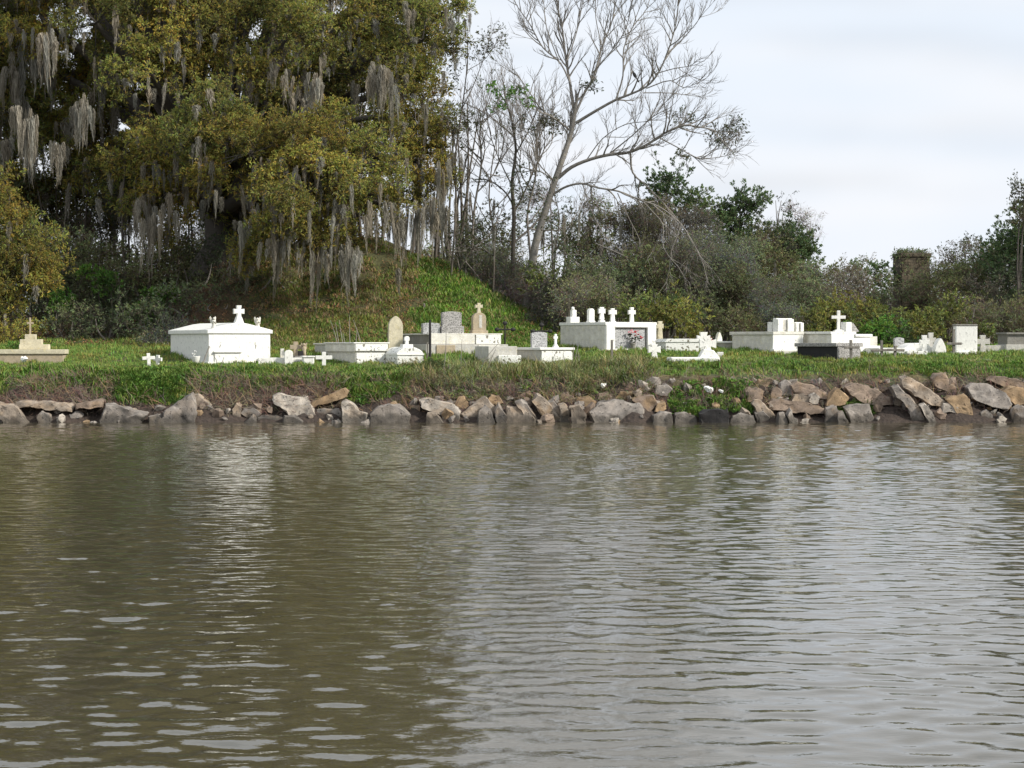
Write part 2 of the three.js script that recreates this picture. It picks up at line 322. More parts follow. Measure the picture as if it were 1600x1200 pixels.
const vaultC = tomb({ name: 'gabled_vault', label: 'large white gabled vault with roof cross, nearest the oak', u: 326, d: 57.4, wf: 91, ws: 80, v0: 516, sink: 0.25 });
{
  const { W, L, h, part } = vaultC, e = 0.05, rise = 0.27;
  part('wall', bx(W, h - 0.09, L), M.white);
  part('plinth', bx(W + 0.1, 0.34, L + 0.1), M.white);
  const roof = extruded(poly([[-W / 2 - e, 0], [W / 2 + e, 0], [W / 2 + e, 0.09], [W * 0.12, rise + 0.02], [0, rise + 0.05], [-W * 0.12, rise + 0.02], [-W / 2 - e, 0.09]]), L + 2 * e, 0.012);
  const rf = part('roof', at(roof, 0, h - 0.09, 0), M.white);
  mesh('roof_cross', at(merge([extruded(crossShape(0.56, 0.34, 0.115, 0.25), 0.1), at(extruded(poly([[-0.17, -0.05], [0.17, -0.05], [0.07, 0.2], [-0.07, 0.2]]), 0.16), 0, 0, 0)]), 0.02, h + rise - 0.05, L / 2 - 0.12), M.white, rf);
  part('tablet', bx(W * 0.42, 0.32, 0.05, -W * 0.2, 0.30, L / 2 + 0.02), M.white);
  part('tablet_ledge', bx(W * 0.46, 0.05, 0.12, -W * 0.2, 0.63, L / 2 + 0.04), M.white);
  const crack = (pts) => part('crack', merge(pts.map(([x, y, w2, h2]) => bx(w2, h2, 0.02, x, y, L / 2 - 0.004, 0.002))), M.dim);
  crack([[-W * 0.32, 0.78, 0.02, 0.07], [-W * 0.31, 0.83, 0.018, 0.06]]);
  crack([[W * 0.25, 0.86, 0.02, 0.1], [W * 0.262, 0.8, 0.03, 0.07], [W * 0.255, 0.75, 0.018, 0.06]]);
}
function angel(pos, turn, label, mirror) {
  const g = thing('angel_statuette', label, 'statuette', pos, turn);
  mesh('figure', merge([latheGeo([[0, 0], [0.085, 0], [0.09, 0.03], [0.06, 0.09], [0.055, 0.16], [0.07, 0.22], [0.05, 0.27], [0.025, 0.29], [0, 0.29]]), at(boxUV(new THREE.SphereGeometry(0.045, 10, 8)), 0.01 * mirror, 0.33, 0.015), at(boxUV(new THREE.CapsuleGeometry(0.02, 0.1, 3, 6)), 0.045 * mirror, 0.2, 0.05, 0, 0.9, 0.4 * mirror), at(boxUV(new THREE.CapsuleGeometry(0.02, 0.1, 3, 6)), -0.045 * mirror, 0.22, 0.05, 0, 0.9, -0.4 * mirror)]), M.pale, g);
  for (const s of [-1, 1]) mesh('wing', at(extruded(poly([[0, 0], [0.07, 0.05], [0.1, 0.2], [0.075, 0.24], [0.03, 0.16], [0, 0.1]].map(([x, y]) => [x * s, y])), 0.03), 0.01 * s, 0.16, -0.05, 0.35 * s), M.pale, g);
}
angel(vaultC.byColumn(334, vaultC.L / 2 - 0.06, vaultC.h + 0.035), 0.5, 'small pale angel statuette on the left corner of the gabled vault roof', 1);
angel(vaultC.byColumn(403, vaultC.L / 2 - 0.06, vaultC.h + 0.03), 0.3, 'small pale angel statuette on the right corner of the gabled vault roof', -1);
single('leaning_pole', (() => { const a = P(317, 569, 56.9), b = P(327, 541, 57.3); return tube([a, b], [0.022, 0.018], 6); })(), M.wood, 'grey pole leaning on the corner of the gabled vault', 'pole');
{ const p = onGround(306, 56.6); const g = thing('flower_pot', 'white flower pot in the grass before the gabled vault', 'flower pot', p); mesh('pot', latheGeo([[0, 0], [0.09, 0], [0.13, 0.22], [0.14, 0.24], [0.12, 0.24], [0.1, 0.2], [0, 0.2]]), M.white, g); { const f = mesh('petals', blossoms(7, 0.12, 0.07, 5), M.white, g); f.position.y = 0.3; f.userData.kind = 'stuff'; } }
{ const d = 57.2, T = thing('low_coping', 'low white coping along the grass right of the gabled vault', 'coping', onGround(447, d, 0.1), 0.2); mesh('kerb', bx(1.75, 0.36, 0.14), M.white, T); mesh('kerb', bx(1.5, 0.3, 0.14, 0.1, 0, -0.9), M.white, T); mesh('kerb', bx(0.14, 0.32, 0.8, -0.78, 0, -0.45), M.white, T); mesh('kerb', bx(0.14, 0.32, 0.8, 0.78, 0, -0.45), M.white, T); }
headstone({ label: 'small round-topped white headstone between gabled vault and grey cross', u: 451, d: 57.0, v0: 547, w: 12, mat: M.white, turn: 0.2 });
headstone({ name: 'marker_post', label: 'tiny pale marker post behind the low white coping', u: 441, d: 58.3, v0: 545, w: 5, kind: 'flat', mat: M.pale, turn: 0.2, t: 0.1 });
cross({ name: 'grey_cross', label: 'weathered grey-pink cross on a dark block near the low coping', u: 462, d: 58.2, v0: 534, w: 0.66, a: 0.24, mat: M.tan, turn: 0.15, ped: 0.3 });
{ const d = 58.0, p = onGround(469, d, 0.1), g = thing('dark_block_grave', 'dark grey block grave with a small angel figure on it', 'grave', p, 0.2), y = (v) => P(469, v, d).y - p.y; mesh('block', bx(px(20, d), y(556), 0.6), M.dim, g); mesh('plaque', bx(px(8, d), y(548) - y(556), 0.1, 0, y(556) - 0.003, 0.1), M.iron, g);
  const f = mesh('figure', at(merge([latheGeo([[0, 0], [0.07, 0], [0.06, 0.12], [0.07, 0.26], [0.03, 0.3], [0, 0.3]], 10), at(boxUV(new THREE.SphereGeometry(0.05, 8, 6)), 0, 0.35, 0)]), 0.13, y(556), -0.05), M.tan, g); for (const s of [-1, 1]) mesh('wing', at(extruded(poly([[0, 0], [0.08, 0.08], [0.09, 0.28], [0.03, 0.2]].map(([x, q]) => [x * s, q])), 0.03), 0.13, y(556) + 0.14, -0.11), M.tan, f); }
{ const p = onGround(481, 56.9, 0.06), g = thing('white_block', 'small flat white grave block left of the white-fronted tomb', 'grave', p, 0.2); mesh('block', bx(0.32, 0.24, 0.5), M.white, g); mesh('slab', bx(0.4, 0.05, 0.56, 0, 0.237, 0), M.white, g); }

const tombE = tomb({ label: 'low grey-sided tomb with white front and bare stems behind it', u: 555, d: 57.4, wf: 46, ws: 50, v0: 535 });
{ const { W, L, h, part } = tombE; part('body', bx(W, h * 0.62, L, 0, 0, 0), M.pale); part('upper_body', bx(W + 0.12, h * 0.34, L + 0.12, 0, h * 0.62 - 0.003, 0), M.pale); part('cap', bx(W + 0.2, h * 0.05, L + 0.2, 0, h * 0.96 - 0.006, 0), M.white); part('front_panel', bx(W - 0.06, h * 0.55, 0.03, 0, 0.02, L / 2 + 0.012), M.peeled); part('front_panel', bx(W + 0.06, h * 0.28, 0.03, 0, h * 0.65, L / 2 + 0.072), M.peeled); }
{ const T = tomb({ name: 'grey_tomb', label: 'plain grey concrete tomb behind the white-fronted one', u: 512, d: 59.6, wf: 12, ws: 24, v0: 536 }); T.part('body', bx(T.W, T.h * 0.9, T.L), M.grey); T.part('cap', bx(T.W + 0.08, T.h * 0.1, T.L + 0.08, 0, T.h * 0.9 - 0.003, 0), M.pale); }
cross({ label: 'white cross in the grass before the low grey-sided tomb', u: 506, d: 56.0, v0: 550, w: 0.95, a: 0.2, turn: 0.15 });
{ const d = 57.6, p = onGround(630, d, 0.1), g = thing('rounded_grave', 'small white barrel-topped grave with a cross on top', 'grave', p, 0.35), y = (v) => P(630, v, d).y - p.y, W = px(46, d) / Math.cos(0.35) * 0.85;
  const s = new THREE.Shape(); s.moveTo(-W / 2, 0); s.lineTo(W / 2, 0); s.lineTo(W / 2, y(552)); s.quadraticCurveTo(W * 0.3, y(543), 0, y(543)); s.quadraticCurveTo(-W * 0.3, y(543), -W / 2, y(552)); s.closePath();
  mesh('body', extruded(s, 1.5, 0.02), M.peeled, g); mesh('ledge', bx(W + 0.06, 0.05, 1.56, 0, y(555), 0), M.white, g); mesh('cross_pedestal', bx(0.34, 0.12, 0.3, 0.02, y(544), 0.3), M.white, g); mesh('cross_body', at(extruded(crossShape(0.25, 0.15, 0.09), 0.09), 0.02, y(544) + 0.117, 0.3), M.white, g); }
headstone({ label: 'tall cream pointed-arch headstone standing at the foot of the mound', u: 617, d: 60.8, v0: 494, w: 21, kind: 'gothic', mat: M.cream, turn: 0.3, t: 0.14, tilt: -0.02 });

const tombH = tomb({ name: 'family_tomb', label: 'long two-tier grey and cream tomb carrying three headstones', u: 671, d: 60.2, wf: 112, ws: 50, v0: 522, phi: 0.32 });
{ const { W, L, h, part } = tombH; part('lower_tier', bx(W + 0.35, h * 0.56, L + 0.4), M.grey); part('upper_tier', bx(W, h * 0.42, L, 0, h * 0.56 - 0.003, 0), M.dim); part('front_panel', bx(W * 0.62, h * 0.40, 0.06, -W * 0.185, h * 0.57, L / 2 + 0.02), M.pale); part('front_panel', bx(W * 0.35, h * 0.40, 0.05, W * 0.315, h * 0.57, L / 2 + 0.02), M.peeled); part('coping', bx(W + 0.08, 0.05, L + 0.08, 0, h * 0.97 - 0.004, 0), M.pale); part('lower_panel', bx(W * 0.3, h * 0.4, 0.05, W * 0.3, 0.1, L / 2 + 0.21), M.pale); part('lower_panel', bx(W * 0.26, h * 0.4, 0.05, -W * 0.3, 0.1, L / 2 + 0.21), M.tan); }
const onH = (u) => tombH.byColumn(u, tombH.L / 2 - 0.25);
headstone({ label: 'short pale headstone with bowed top, first on the long two-tier tomb', u: 673, d: 60, v0: 504, w: 26, kind: 'bow', mat: M.granite, turn: 0.32, pos: onH(673), t: 0.2 });
headstone({ label: 'tall lichen-spotted headstone, middle of three on the two-tier tomb', u: 705, d: 60, v0: 486, w: 35, kind: 'bow', mat: M.mottled, turn: 0.32, pos: onH(705), base: 0.35, t: 0.18 });
{ const d = 60, p = onH(748), g = thing('headstone', 'tan arched headstone topped by a small cross on two-tier tomb', 'headstone', p, 0.32), y = (v) => P(748, v, d).y - p.y, W = px(21, d);
  mesh('base', bx(W * 1.25, y(516), 0.34), M.tan, g); mesh('tablet', at(tablet(W, y(488) - y(516), 0.2, 'round'), 0, y(516) - 0.003, 0), M.tan, g); mesh('inscription_panel', bx(0.1, 0.42, 0.02, 0.03, y(512), 0.1), M.grey, g); mesh('finial_cross', at(extruded(crossShape(y(473) - y(488.5), 0.24, 0.075, 0.3), 0.08), 0, y(488.5), 0), M.cream, g); }
single('iron_post', (() => { const p = onGround(672, 57.3, 0.1); return boxUV(at(new THREE.CylinderGeometry(0.035, 0.045, P(672, 500, 57.3).y - p.y, 8), p.x, (p.y + P(672, 500, 57.3).y) / 2, p.z)); })(), M.iron, 'black iron post before the long two-tier tomb', 'post');
single('grey_stake', (() => { const p = onGround(668, 57.0, 0.1), t = P(668, 535, 57).y; return bx(0.05, t - p.y, 0.05, p.x, p.y, p.z); })(), M.wood, 'thin grey wooden stake beside the black iron post', 'stake');
single('fence_stake', (() => { let d = 63, p = onGround(663, d, 0.1); while (d < 73 && p.y < P(663, 490, d).y) { d += 0.1; p = onGround(663, d, 0.1); } const t = P(663, 474, d).y; return bx(0.06, t - p.y, 0.06, p.x, p.y, p.z); })(), M.wood, 'slim grey stake standing on the grassy mound slope', 'stake');

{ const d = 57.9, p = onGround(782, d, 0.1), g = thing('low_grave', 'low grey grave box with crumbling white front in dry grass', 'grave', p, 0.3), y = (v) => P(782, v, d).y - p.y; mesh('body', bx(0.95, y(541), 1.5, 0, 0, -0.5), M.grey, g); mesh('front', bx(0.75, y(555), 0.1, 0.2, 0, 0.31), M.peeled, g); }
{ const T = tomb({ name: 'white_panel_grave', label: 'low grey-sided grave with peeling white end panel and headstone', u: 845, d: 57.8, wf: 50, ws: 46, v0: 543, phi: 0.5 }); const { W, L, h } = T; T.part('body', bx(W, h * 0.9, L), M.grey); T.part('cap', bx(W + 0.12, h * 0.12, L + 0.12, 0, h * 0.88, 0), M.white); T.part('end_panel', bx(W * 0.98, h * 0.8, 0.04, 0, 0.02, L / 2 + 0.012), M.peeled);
  headstone({ label: 'light grey bowed headstone on the low grave with white end panel', u: 842, d: 58.2, v0: 518, w: 24, kind: 'bow', mat: M.granite, turn: 0.25, pos: T.byColumnX(842, 0.05, h * 0.99), t: 0.14 });
  cross({ label: 'slender white cross on a stepped foot beside the grey bowed headstone', u: 868, d: 58, v0: 522, w: 0.4, a: 0.2, turn: 0.5, ped: 0.25, pos: T.byColumn(868, L / 2 - 0.3, h * 0.99) }); }
for (const [u, v0, d, w, label] of [[789, 505, 63, 0.55, 'dark iron cross standing on the grassy foot of the mound'], [846, 508, 63, 0.6, 'dark iron cross rising behind the light grey bowed headstone']]) {
  const p = onGround(u, d, 0.1), g = thing('iron_cross', label, 'cross', p, 0.2), h = P(u, v0, d).y - p.y;
  mesh('cross_body', merge([boxUV(at(new THREE.CylinderGeometry(0.025, 0.03, h, 6), 0, h / 2, 0)), boxUV(at(new THREE.CylinderGeometry(0.03, 0.03, w, 6), 0, h * 0.78, 0, 0, 0, Math.PI / 2))]), M.iron, g);
  for (const s of [-1, 0, 1]) mesh('finial', boxUV(at(new THREE.OctahedronGeometry(0.09, 1).scale(1, 0.8, 0.5), s * w * 0.5, s ? h * 0.78 : h, 0)), M.iron, g);
}

const vaultJ = tomb({ name: 'flat_vault', label: 'wide white flat-roofed vault with grey inset panel and row of crosses', u: 946, d: 61.0, wf: 81, ws: 68, v0: 503 });
{ const { W, L, h, part } = vaultJ; part('wall', bx(W, h - 0.1, L - 0.06, 0, 0, -0.03), M.pale);
  part('roof_slab', bx(W + 0.06, 0.1, L + 0.08, 0, h - 0.1 - 0.002, 0), M.white); part('footing', bx(W + 0.3, 0.2, L + 0.3), M.pale);
  const f = L / 2 - 0.06; for (const s of [-1, 1]) part('front_pier', bx(W * 0.175, h - 0.1, 0.12, s * W * 0.4125, 0, f + 0.06), M.white);
  part('front_sill', bx(W * 0.65, 0.24, 0.12, 0, 0, f + 0.06), M.white); part('front_lintel', bx(W * 0.65, 0.08, 0.12, 0, h - 0.18, f + 0.06), M.white);
  part('inset_panel', bx(W * 0.645, h - 0.42, 0.04, 0, 0.24, f + 0.005), M.granite);
  part('panel_rim', merge([bx(0.03, h - 0.43, 0.03, -W * 0.31, 0.245, f + 0.03), bx(0.03, h - 0.43, 0.03, W * 0.31, 0.245, f + 0.03), bx(W * 0.6, 0.03, 0.03, 0, h - 0.22, f + 0.03)]), M.dim); }
{ const L = vaultJ.L, gr = 'row of markers on the flat vault roof';
  { const g = thing('urn_marker', 'white stepped marker with stubby pillar, leftmost on flat vault roof', 'marker', vaultJ.byColumnX(895, -vaultJ.W * 0.2), 0.52, gr); mesh('base', bx(0.36, 0.2, 0.3), M.white, g); mesh('pillar', merge([bx(0.17, 0.24, 0.16, 0.02, 0.197, 0), latheGeo([[0, 0], [0.09, 0], [0.05, 0.06], [0.06, 0.1], [0, 0.12]].map(([a, b]) => [a, b + 0.43]), 10)]), M.white, g); }
  { const g = thing('pillar_marker', 'white round-topped pillar marker, second on flat vault roof', 'marker', vaultJ.byColumnX(923, -vaultJ.W * 0.1), 0.52, gr); mesh('pillar', tablet(0.19, 0.47, 0.16, 'round'), M.white, g); mesh('base', bx(0.24, 0.06, 0.22), M.white, g); }
  cross({ label: 'white cross with wide flared foot, first cross on flat vault roof', u: 940, d: 62, v0: 480, w: 0.62, a: 0.26, flare: 0.45, turn: 0.5, ped: 0.22, pos: vaultJ.byColumn(940, L / 2 - 0.9), group: gr });
  cross({ label: 'short white cross with thick arms, middle of three on vault roof', u: 957, d: 61.5, v0: 482, w: 0.72, a: 0.27, flare: 0.25, turn: 0.5, ped: 0.15, pos: vaultJ.byColumn(957, L / 2 - 0.3), group: gr });
  cross({ label: 'slim white cross at the centre of the flat vault front edge', u: 987, d: 61.3, v0: 480, w: 0.52, a: 0.2, flare: 0.25, turn: 0.5, pos: vaultJ.byColumn(987, L / 2 - 0.2), group: gr }); }
{ const p = vaultJ.byColumn(989, vaultJ.L / 2 + 0.12, 0.19), g = thing('flower_vase', 'vase of red and pink flowers before the grey inset panel', 'flowers', p); mesh('vase', latheGeo([[0, 0], [0.07, 0], [0.05, 0.06], [0.09, 0.2], [0.1, 0.24], [0, 0.22]]), M.dim, g);
  { const f = mesh('greenery', blossoms(26, 0.22, 0.1, 3), std({ color: lin(0.07, 0.075, 0.05) }), g); f.position.y = 0.36; f.userData.kind = 'stuff'; } mesh('red_blossom', blossoms(10, 0.09, 0.08, 9), M.red, g).position.set(0.1, 0.56, 0.04); mesh('pink_blossom', blossoms(9, 0.09, 0.08, 8), M.pink, g).position.set(-0.1, 0.6, 0.06); mesh('red_blossom', blossoms(8, 0.06, 0.07, 4), M.red, g).position.set(0.26, 0.42, 0.06); }
single('grey_stake', (() => { const p = onGround(956, 56.2, 0.1), t = P(956, 531, 56.2).y; return bx(0.075, t - p.y, 0.06, p.x, p.y, p.z); })(), M.wood, 'weathered wooden stake in dry grass before the flat vault', 'stake');
cross({ label: 'white cross with four-lobed arms at the flat vault right corner', u: 1022, d: 57.0, v0: 538, w: 0.78, a: 0.27, flare: 0.5, turn: 0.2 });
cross({ label: 'small white cross on a cream pedestal behind the flat vault', u: 1031, d: 62.8, v0: 502, w: 0.45, a: 0.24, flare: 0.2, turn: 0.3, ped: 0.5, mat: M.cream });
{ const T = tomb({ name: 'coffin_tomb', label: 'long white coffin tomb with peeling paint right of the flat vault', u: 1040, d: 60.4, wf: 53, ws: 12, v0: 530, phi: 0.2 }); const { W, L, h } = T; T.part('body', bx(W, h * 0.82, L), M.peeled); const s = new THREE.Shape(); s.moveTo(-W / 2 - 0.04, 0); s.lineTo(W / 2 + 0.04, 0); s.quadraticCurveTo(W / 2 + 0.02, h * 0.19, W * 0.4, h * 0.2); s.lineTo(-W * 0.45, h * 0.2); s.closePath(); T.part('lid', at(extruded(s, L + 0.06), 0, h * 0.82 - 0.003, 0), M.peeled); }
cross({ label: 'small white cross with flared arms behind the slab grave cross', u: 1099, d: 61.4, v0: 519, w: 0.6, a: 0.24, flare: 0.4, turn: 0.2 });
{ const d = 56.1, p = onGround(1083, d, 0.1), g = thing('slab_grave', 'white slab grave on the lawn with a tall budded headcross', 'grave', p, 0.1), y = (v) => P(1083, v, d).y - p.y, W = px(78, d);
  mesh('slab', bx(W, y(558), 0.8, 0, 0, 0, 0.05), M.white, g); mesh('headcross', at(extruded(crossShape(y(528) - y(558), 0.5, 0.15, 0.7, 0.72), 0.14), W * 0.3, y(558) - 0.01, -0.05), M.white, g); mesh('headcross_foot', at(extruded(poly([[-0.27, 0], [0.33, 0], [0.14, 0.2], [-0.14, 0.24]]), 0.4, 0.02), W * 0.3, y(558) - 0.006, -0.05), M.white, g); }
single('white_block', (() => { const p = onGround(1125, 58.6, 0.05); return bx(0.2, P(1125, 550, 58.6).y - p.y, 0.2, p.x, p.y, p.z); })(), M.white, 'little white stone block at the end of the slab grave', 'stone');
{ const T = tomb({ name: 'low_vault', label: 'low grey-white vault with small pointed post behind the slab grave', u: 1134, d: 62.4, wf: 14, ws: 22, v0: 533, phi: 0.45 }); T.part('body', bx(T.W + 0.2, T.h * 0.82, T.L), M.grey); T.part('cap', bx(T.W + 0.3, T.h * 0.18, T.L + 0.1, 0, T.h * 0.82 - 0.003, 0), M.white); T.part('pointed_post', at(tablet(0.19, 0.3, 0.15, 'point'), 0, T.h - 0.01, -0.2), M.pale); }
single('red_flower', (() => at(blossoms(8, 0.06, 0.06, 6), ...P(1112, 530, 61.2).toArray()))(), M.red, 'red flower beside the small flared white cross', 'flower');

const tombN = tomb({ name: 'capped_tomb', label: 'large grey-sided white tomb with three white blocks on its roof', u: 1208, d: 60.0, wf: 47, ws: 55, v0: 518 });
{ const { W, L, h, part } = tombN; part('body', bx(W, h - 0.1, L), M.pale); part('roof_slab', bx(W + 0.12, 0.1, L + 0.16, 0, h - 0.102, 0), M.pale); part('front_wall', bx(W + 0.1, h - 0.1, 0.06, 0, 0.002, L / 2 + 0.032), M.white); part('base_slab', bx(W + 0.3, 0.17, L + 0.9, 0, 0, -0.2), M.grey); part('front_step', bx(W + 0.2, 0.08, 0.2, -0.05, 0.16, L / 2 + 0.14), M.white); }
{ const gr = 'white roof blocks on the capped tomb', L = tombN.L;
  for (const [u, w, v0, lz, label, rec] of [[1207, 10, 503, -0.5, 'narrow white block, left of three on the capped tomb roof', 0], [1224, 27, 497, -0.12, 'tallest white block with a recess, middle of capped tomb roof', 1], [1246, 13, 503, -0.14, 'white block, right of three on the capped tomb roof', 1]]) {
    const p = tombN.byColumn(u, L / 2 + lz), g = thing('roof_block', label, 'block', p, 0.52, gr), h = P(u, v0, 59.8).y - p.y, W = px(w, 59.8) / 0.87;
    if (!rec) mesh('block', bx(W, h, 0.25), M.white, g); else { mesh('block', bx(W, h, 0.2, 0, 0, -0.05), M.white, g); mesh('cheek', bx(W * 0.34, h * 0.94, 0.1, -W * 0.33, 0, 0.09), M.white, g); mesh('cheek', bx(W * 0.38, h * 0.94, 0.1, W * 0.31, 0, 0.09), M.white, g); mesh('recess_panel', bx(W * 0.26, h * 0.8, 0.03, -W * 0.02, h * 0.1, 0.06), M.grey, g); }
  } }
const tombO = tomb({ name: 'cross_tomb', label: 'cream-fronted white tomb carrying the tall slender cross', u: 1298, d: 59.6, wf: 40, ws: 35, v0: 518, phi: 0.52 });
{ const { W, L, h, part } = tombO; part('body', bx(W, h - 0.08, L), M.pale); part('roof_slab', bx(W + 0.1, 0.08, L + 0.1, 0, h - 0.083, 0), M.white); part('front_wall', bx(W + 0.03, h * 0.92, 0.05, 0, 0, L / 2 + 0.022), M.white); part('side_step', bx(0.62, h * 0.8, 0.9, W / 2 + 0.31, 0, L / 2 - 0.4), M.white); part('side_step_slab', bx(0.7, 0.09, 1.0, W / 2 + 0.33, h * 0.8 - 0.003, L / 2 - 0.4), M.white); part('side_step', bx(0.5, h * 0.45, 0.8, W / 2 + 0.85, 0, L / 2 - 0.4), M.white); }
cross({ label: 'tall slender white cross on the cream-fronted tomb', u: 1310, d: 59.4, v0: 485, w: 0.72, a: 0.14, turn: 0.1, ped: 0.1, pos: tombO.byColumn(1310, tombO.L / 2 - 0.2), armAt: 0.66 });
{ const p = tombO.byColumn(1326, tombO.L / 2 - 0.35), g = thing('desk_headstone', 'white headstone with sloping side right of the tall cross', 'headstone', p, 0.5), h = P(1326, 503, 59.6).y - p.y; mesh('block', bx(0.22, h, 0.3, -0.1, 0, 0), M.white, g); mesh('sloping_side', at(extruded(poly([[0, 0], [0.3, 0], [0.05, h * 0.92], [0, h * 0.92]]), 0.3), 0.012, 0, 0), M.mottled, g); }
{ const T = tomb({ name: 'black_tomb', label: 'black-sided box tomb with mottled grey end before the tall cross', u: 1307, d: 56.8, wf: 40, ws: 50, v0: 536, phi: 0.5 }); const { W, L, h } = T; T.part('body', bx(W, h * 0.82, L), M.black); T.part('end_panel', bx(W - 0.03, h * 0.78, 0.05, 0, 0, L / 2 + 0.022), M.mottled); T.part('cap', bx(W + 0.14, h * 0.19, L + 0.14, 0, h * 0.82 - 0.004, 0), M.mottled); }
function woodCross(label, u, d, v0, w, armAt, tilt, turn = 0.2) { const p = onGround(u, d, 0.08), g = thing('wooden_cross', label, 'cross', p, turn), h = P(u, v0, d).y - p.y; g.rotation.z = tilt; mesh('post', bx(0.085, h, 0.06), M.wood, g); mesh('crosspiece', bx(w, 0.08, 0.045, 0, h * armAt, 0.05), M.wood, g); }
woodCross('grey wooden cross standing before the mottled end of the black tomb', 1330, 56.6, 531, 0.5, 0.62, 0.02);
headstone({ label: 'small square grey headstone behind the white steps of cross tomb', u: 1362, d: 61.2, v0: 526, w: 15, kind: 'flat', mat: M.pale, turn: 0.3 });
{ const p = onGround(1384, 59.8, 0.1), g = thing('flat_grave', 'flat white grave slabs behind the two leaning wooden crosses', 'grave', p, 0.2); mesh('slab', bx(1.0, 0.32, 1.4), M.white, g); mesh('slab', bx(0.7, 0.22, 0.9, 0.75, 0, 0.4), M.peeled, g); }
woodCross('leaning grey wooden cross with low arm, left of the pair', 1378, 58.2, 532, 0.72, 0.38, 0.03, 0.1);
woodCross('grey wooden cross before the grey headstone, right of the pair', 1398, 58.3, 540, 0.6, 0.6, -0.04, 0.3);
headstone({ label: 'grey square-shouldered headstone between wooden cross and white barrel slab', u: 1404, d: 61, v0: 527, w: 15, kind: 'bow', mat: M.granite, turn: 0.2 });
{ const d = 60.6, p = onGround(1427, d, 0.1), g = thing('barrel_grave', 'low white barrel-topped grave slab near two small crosses', 'grave', p, 0.1), h = P(1427, 537, d).y - p.y, s = new THREE.Shape(); s.moveTo(-0.5, 0); s.lineTo(0.5, 0); s.lineTo(0.5, h * 0.6); s.quadraticCurveTo(0.2, h * 1.05, 0, h); s.quadraticCurveTo(-0.3, h, -0.5, h * 0.6); s.closePath(); mesh('body', extruded(s, 1.3, 0.02), M.white, g); mesh('kerb', bx(1.5, 0.14, 1.6, 0.1, 0, 0.1), M.white, g); }
cross({ label: 'bright white cross left of the grey one by the pointed stone', u: 1444, d: 59.4, v0: 524, w: 0.45, a: 0.18, flare: 0.25, turn: 0.1 });
cross({ name: 'grey_cross', label: 'grey stone cross between white cross and pointed white stone', u: 1454, d: 60.6, v0: 520, w: 0.42, a: 0.17, flare: 0.2, mat: M.grey, turn: 0.1 });
headstone({ name: 'pointed_stone', label: 'white cone-shaped stone left of the big white slab headstone', u: 1467, d: 59.6, v0: 529, w: 19, kind: 'point', mat: M.white, turn: 0.2, t: 0.3 });
{ const d = 59.6, p = onGround(1508, d, 0.1), g = thing('slab_headstone', 'big plain white rectangular slab headstone with dark coping', 'headstone', p, 0.12), h = P(1508, 509, d).y - p.y, W = px(35, d); mesh('tablet', bx(W, h, 0.3, 0, 0, 0, 0.03), M.white, g); mesh('coping', bx(W + 0.02, 0.05, 0.34, -0.01, h - 0.003, 0), M.dim, g); mesh('foot', bx(W + 0.14, 0.2, 0.5), M.white, g); }
woodCross('dark weathered wooden cross at the left edge of big white slab', 1490, 59.0, 514, 0.5, 0.45, 0.0, 0.15);
cross({ name: 'grey_cross', label: 'grey stone cross just right of the big white slab headstone', u: 1535, d: 60.2, v0: 524, w: 0.72, a: 0.22, flare: 0.3, mat: M.grey, turn: 0.1 });
{ const g = thing('grey_coping', 'low grey coping between grey cross and dark tomb at right edge', 'coping', onGround(1556, 60.6, 0.1), 0.1); mesh('kerb', bx(0.95, 0.34, 0.14), M.grey, g); mesh('kerb', bx(0.14, 0.3, 0.9, -0.4, 0, -0.52), M.grey, g); }
{ const T = tomb({ name: 'dark_tomb', label: 'dark grey two-tier tomb at the right edge of the cemetery', u: 1572, d: 60.4, wf: 46, ws: 6, v0: 520, phi: 0.12 }); const { W, L, h } = T; T.part('lower_tier', bx(W, h * 0.52, L), M.grey); T.part('upper_tier', bx(W - 0.04, h * 0.42, L - 0.1, 0.03, h * 0.52 - 0.003, 0), M.dim); T.part('cap', bx(W + 0.06, h * 0.08, L + 0.04, 0.03, h * 0.93, 0), M.dim); }

